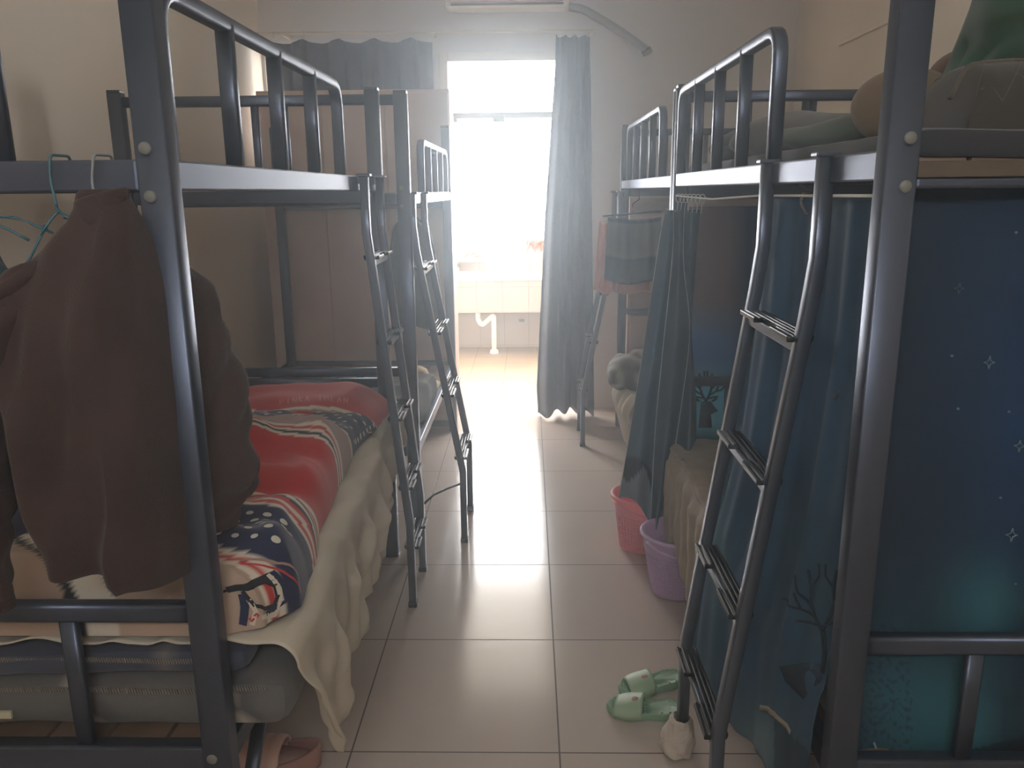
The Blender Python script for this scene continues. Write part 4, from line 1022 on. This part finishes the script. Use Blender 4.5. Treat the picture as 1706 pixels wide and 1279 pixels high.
tag(m.build('pillow', CLOTH), 'grey pillow on the upper right bunk behind the guard bars', 'pillow')
m = MB(); blob(m, (1.0, 3.08, 1.72), (0.34, 0.14, 0.07), 2.4, amp=0.03, fr=7, col=lin(92, 98, 100), seed=3)
tag(m.build('folded_blanket', CLOTH), 'grey blanket heaped against the far guard of the upper right bunk', 'blanket')
m = MB(); blob(m, (0.86, 2.28, 1.70), (0.19, 0.16, 0.05), 2.4, amp=0.03, fr=7, col=lin(96, 108, 104), seed=8)
tag(m.build('folded_cloth', CLOTH), 'flat grey-green cloth lying beside the guard bars of the upper right bunk', 'cloth')

# towels on the second right bunk
Yt = 4.30
def towel(x0, x1, z0, z1, yc, tap, sd):
    def f(u, v):
        return (x0+(x1-x0)*u+tap*v*(u-0.5), yc+0.014*math.sin(u*13+sd+2*v)+0.006*math.sin(u*31), z0-0.012*math.sin(u*PI)+(z1-z0)*v+0.008*math.sin(u*9+sd)*v)
    return f
t = thing('clothes_hanger', 'dark hanger bar with clips under the beam of the far right bunk', 'coat hanger', (0.53, Yt, 1.46))
MB().sweep([(0.385, Yt, 1.437), (0.69, Yt, 1.462)], 0.010, prof='round').build('bar', PLAST, t)
MB().sweep(rectpath([(0.54, Yt, 1.45), (0.54, Yt, 1.50), (0.575, Yt, 1.52), (0.575, Yt, 1.568)], None, 0.01, 3), 0.005, prof='round').build('hook_wire', PLAST, t)
f = towel(0.375, 0.455, 1.41, 1.045, Yt+0.03, 0.05, 0.5)
tag(MB().grid(f, 24, 24, lin(224, 172, 160)).build('towel', CURT, solid=0.003), 'narrow salmon towel at the left end of the hanger on the far right bunk', 'towel')
f = towel(0.43, 0.68, 1.25, 1.04, Yt+0.045, 0.0, 1.9)
tag(MB().grid(f, 30, 20, lambda u, v, p: lin(206, 160, 148)).build('shorts', CURT, solid=0.003), 'salmon cloth showing below the dark shorts on the far right bunk', 'clothing')
f = towel(0.415, 0.69, 1.432, 1.10, Yt-0.01, 0.03, 1.1)
tag(MB().grid(f, 40, 24, lambda u, v, p: mixc(lin(112, 118, 114), lin(64, 86, 98), 1 if v > 0.60 else 0) if v > 0.06 else lin(64, 84, 94)).build('shorts', CURT, solid=0.004), 'dark grey-green shorts pegged in front on the far right bunk hanger', 'clothing')
# lower bedding of the second right bunk
m = MB(); soft_box(m, 0.66, 1.62, 3.50, 5.28, 0.457, 0.55, 0.04, col=lin(150, 146, 140))
tag(m.build('mattress_pad', CLOTH), 'pale pad on the far right lower bunk under the grey pillow', 'mattress pad')
m = MB(); fz = lambda p: mixc(lin(150, 146, 138), lin(86, 84, 82), 0.5+0.5*math.sin(p.x*70+p.y*50+4*nz(p.x*10, p.y*10, p.z*10)))
blob(m, (0.60, 4.10, 0.665), (0.19, 0.22, 0.085), 2.3, amp=0.04, fr=9, col=fz, nu=60, nv=36)
tag(m.build('pillow', CLOTH), 'shaggy grey striped pillow sticking out of the far right lower bunk', 'pillow')
def bl(u, v):
    y = 3.72+0.55*u; x = 0.66-0.20*math.sin(min(1, v*2.2)*PI/2)+0.10*max(0, v-0.45)*1.2
    z = 0.60-0.02*v-0.42*max(0, v-0.25)**1.0
    return (x+0.012*math.sin(u*24+v*4), y, z+0.01*math.sin(u*13))
tag(MB().grid(bl, 40, 40, lin(196, 186, 168)).build('blanket', CLOTH, solid=0.008), 'cream blanket sliding off the far right lower bunk under the pillow', 'blanket')

# ------------------------------------------------------------------ second left bunk
m = MB(); soft_box(m, -0.86, -0.50, 3.62, 4.25, 0.458, 0.63, 0.06, amp=0.03, fr=5, col=lin(30, 34, 40))
tb = thing('travel_bag', 'dark soft bag on the lower deck of the second left bunk', 'bag', (-0.68, 3.9, 0.458))
m.build('body', CLOTH, tb)
MB().sweep(rectpath([(-0.80, 3.75, 0.62), (-0.72, 3.80, 0.70), (-0.62, 3.95, 0.70), (-0.58, 4.05, 0.62)], None, 0.04), 0.02, 0.006, col=lin(40, 42, 46)).build('carry_strap', CLOTH, tb)
t = thing('straw_hat', 'pale straw hat lying behind the dark bag on the second left bunk', 'hat', (-0.62, 4.62, 0.455))
ST = mat('pale_straw', srgb(206, 186, 150), 0.8, bump=0.6, bscale=150)
MB().lathe([(0.001, 0.115), (0.05, 0.112), (0.08, 0.095), (0.095, 0.06), (0.10, 0.02), (0.13, 0.008), (0.17, 0.004), (0.172, 0.001)], 36, (-0.68, 4.62, 0.457)).build('crown', ST, t, solid=0.004)
MB().lathe([(0.1005, 0.016), (0.1015, 0.040), (0.098, 0.041)], 36, (-0.68, 4.62, 0.457)).build('hat_band', mat('brown_band', srgb(96, 78, 64), 0.7), t)
def coat(u, v):
    th = 2*PI*u; z = 1.44-0.62*v; hw = interp2(v, [(0, 0.03), (0.10, 0.10), (0.3, 0.125), (0.8, 0.15), (1, 0.15)])
    return (-0.665+hw*math.cos(th)+0.03*v, 4.62+(0.03+0.04*v)*math.sin(th)+0.012*math.sin(th*5+v*4), z+0.02*math.sin(th*2)*v)
t = thing('hung_coat', 'dark grey coat hanging under the upper deck of the second left bunk', 'coat', (-0.66, 4.62, 1.0))
MB().grid(coat, 48, 40, lin(66, 68, 72), wrap_u=True).build('body', CLOTH, t, solid=0.004)
MB().sweep([(-0.665, 4.62, 1.43), (-0.665, 4.62, 1.50), (-0.64, 4.62, 1.525), (-0.62, 4.62, 1.545)], 0.004, prof='round').build('hook_wire', PLAST, t)
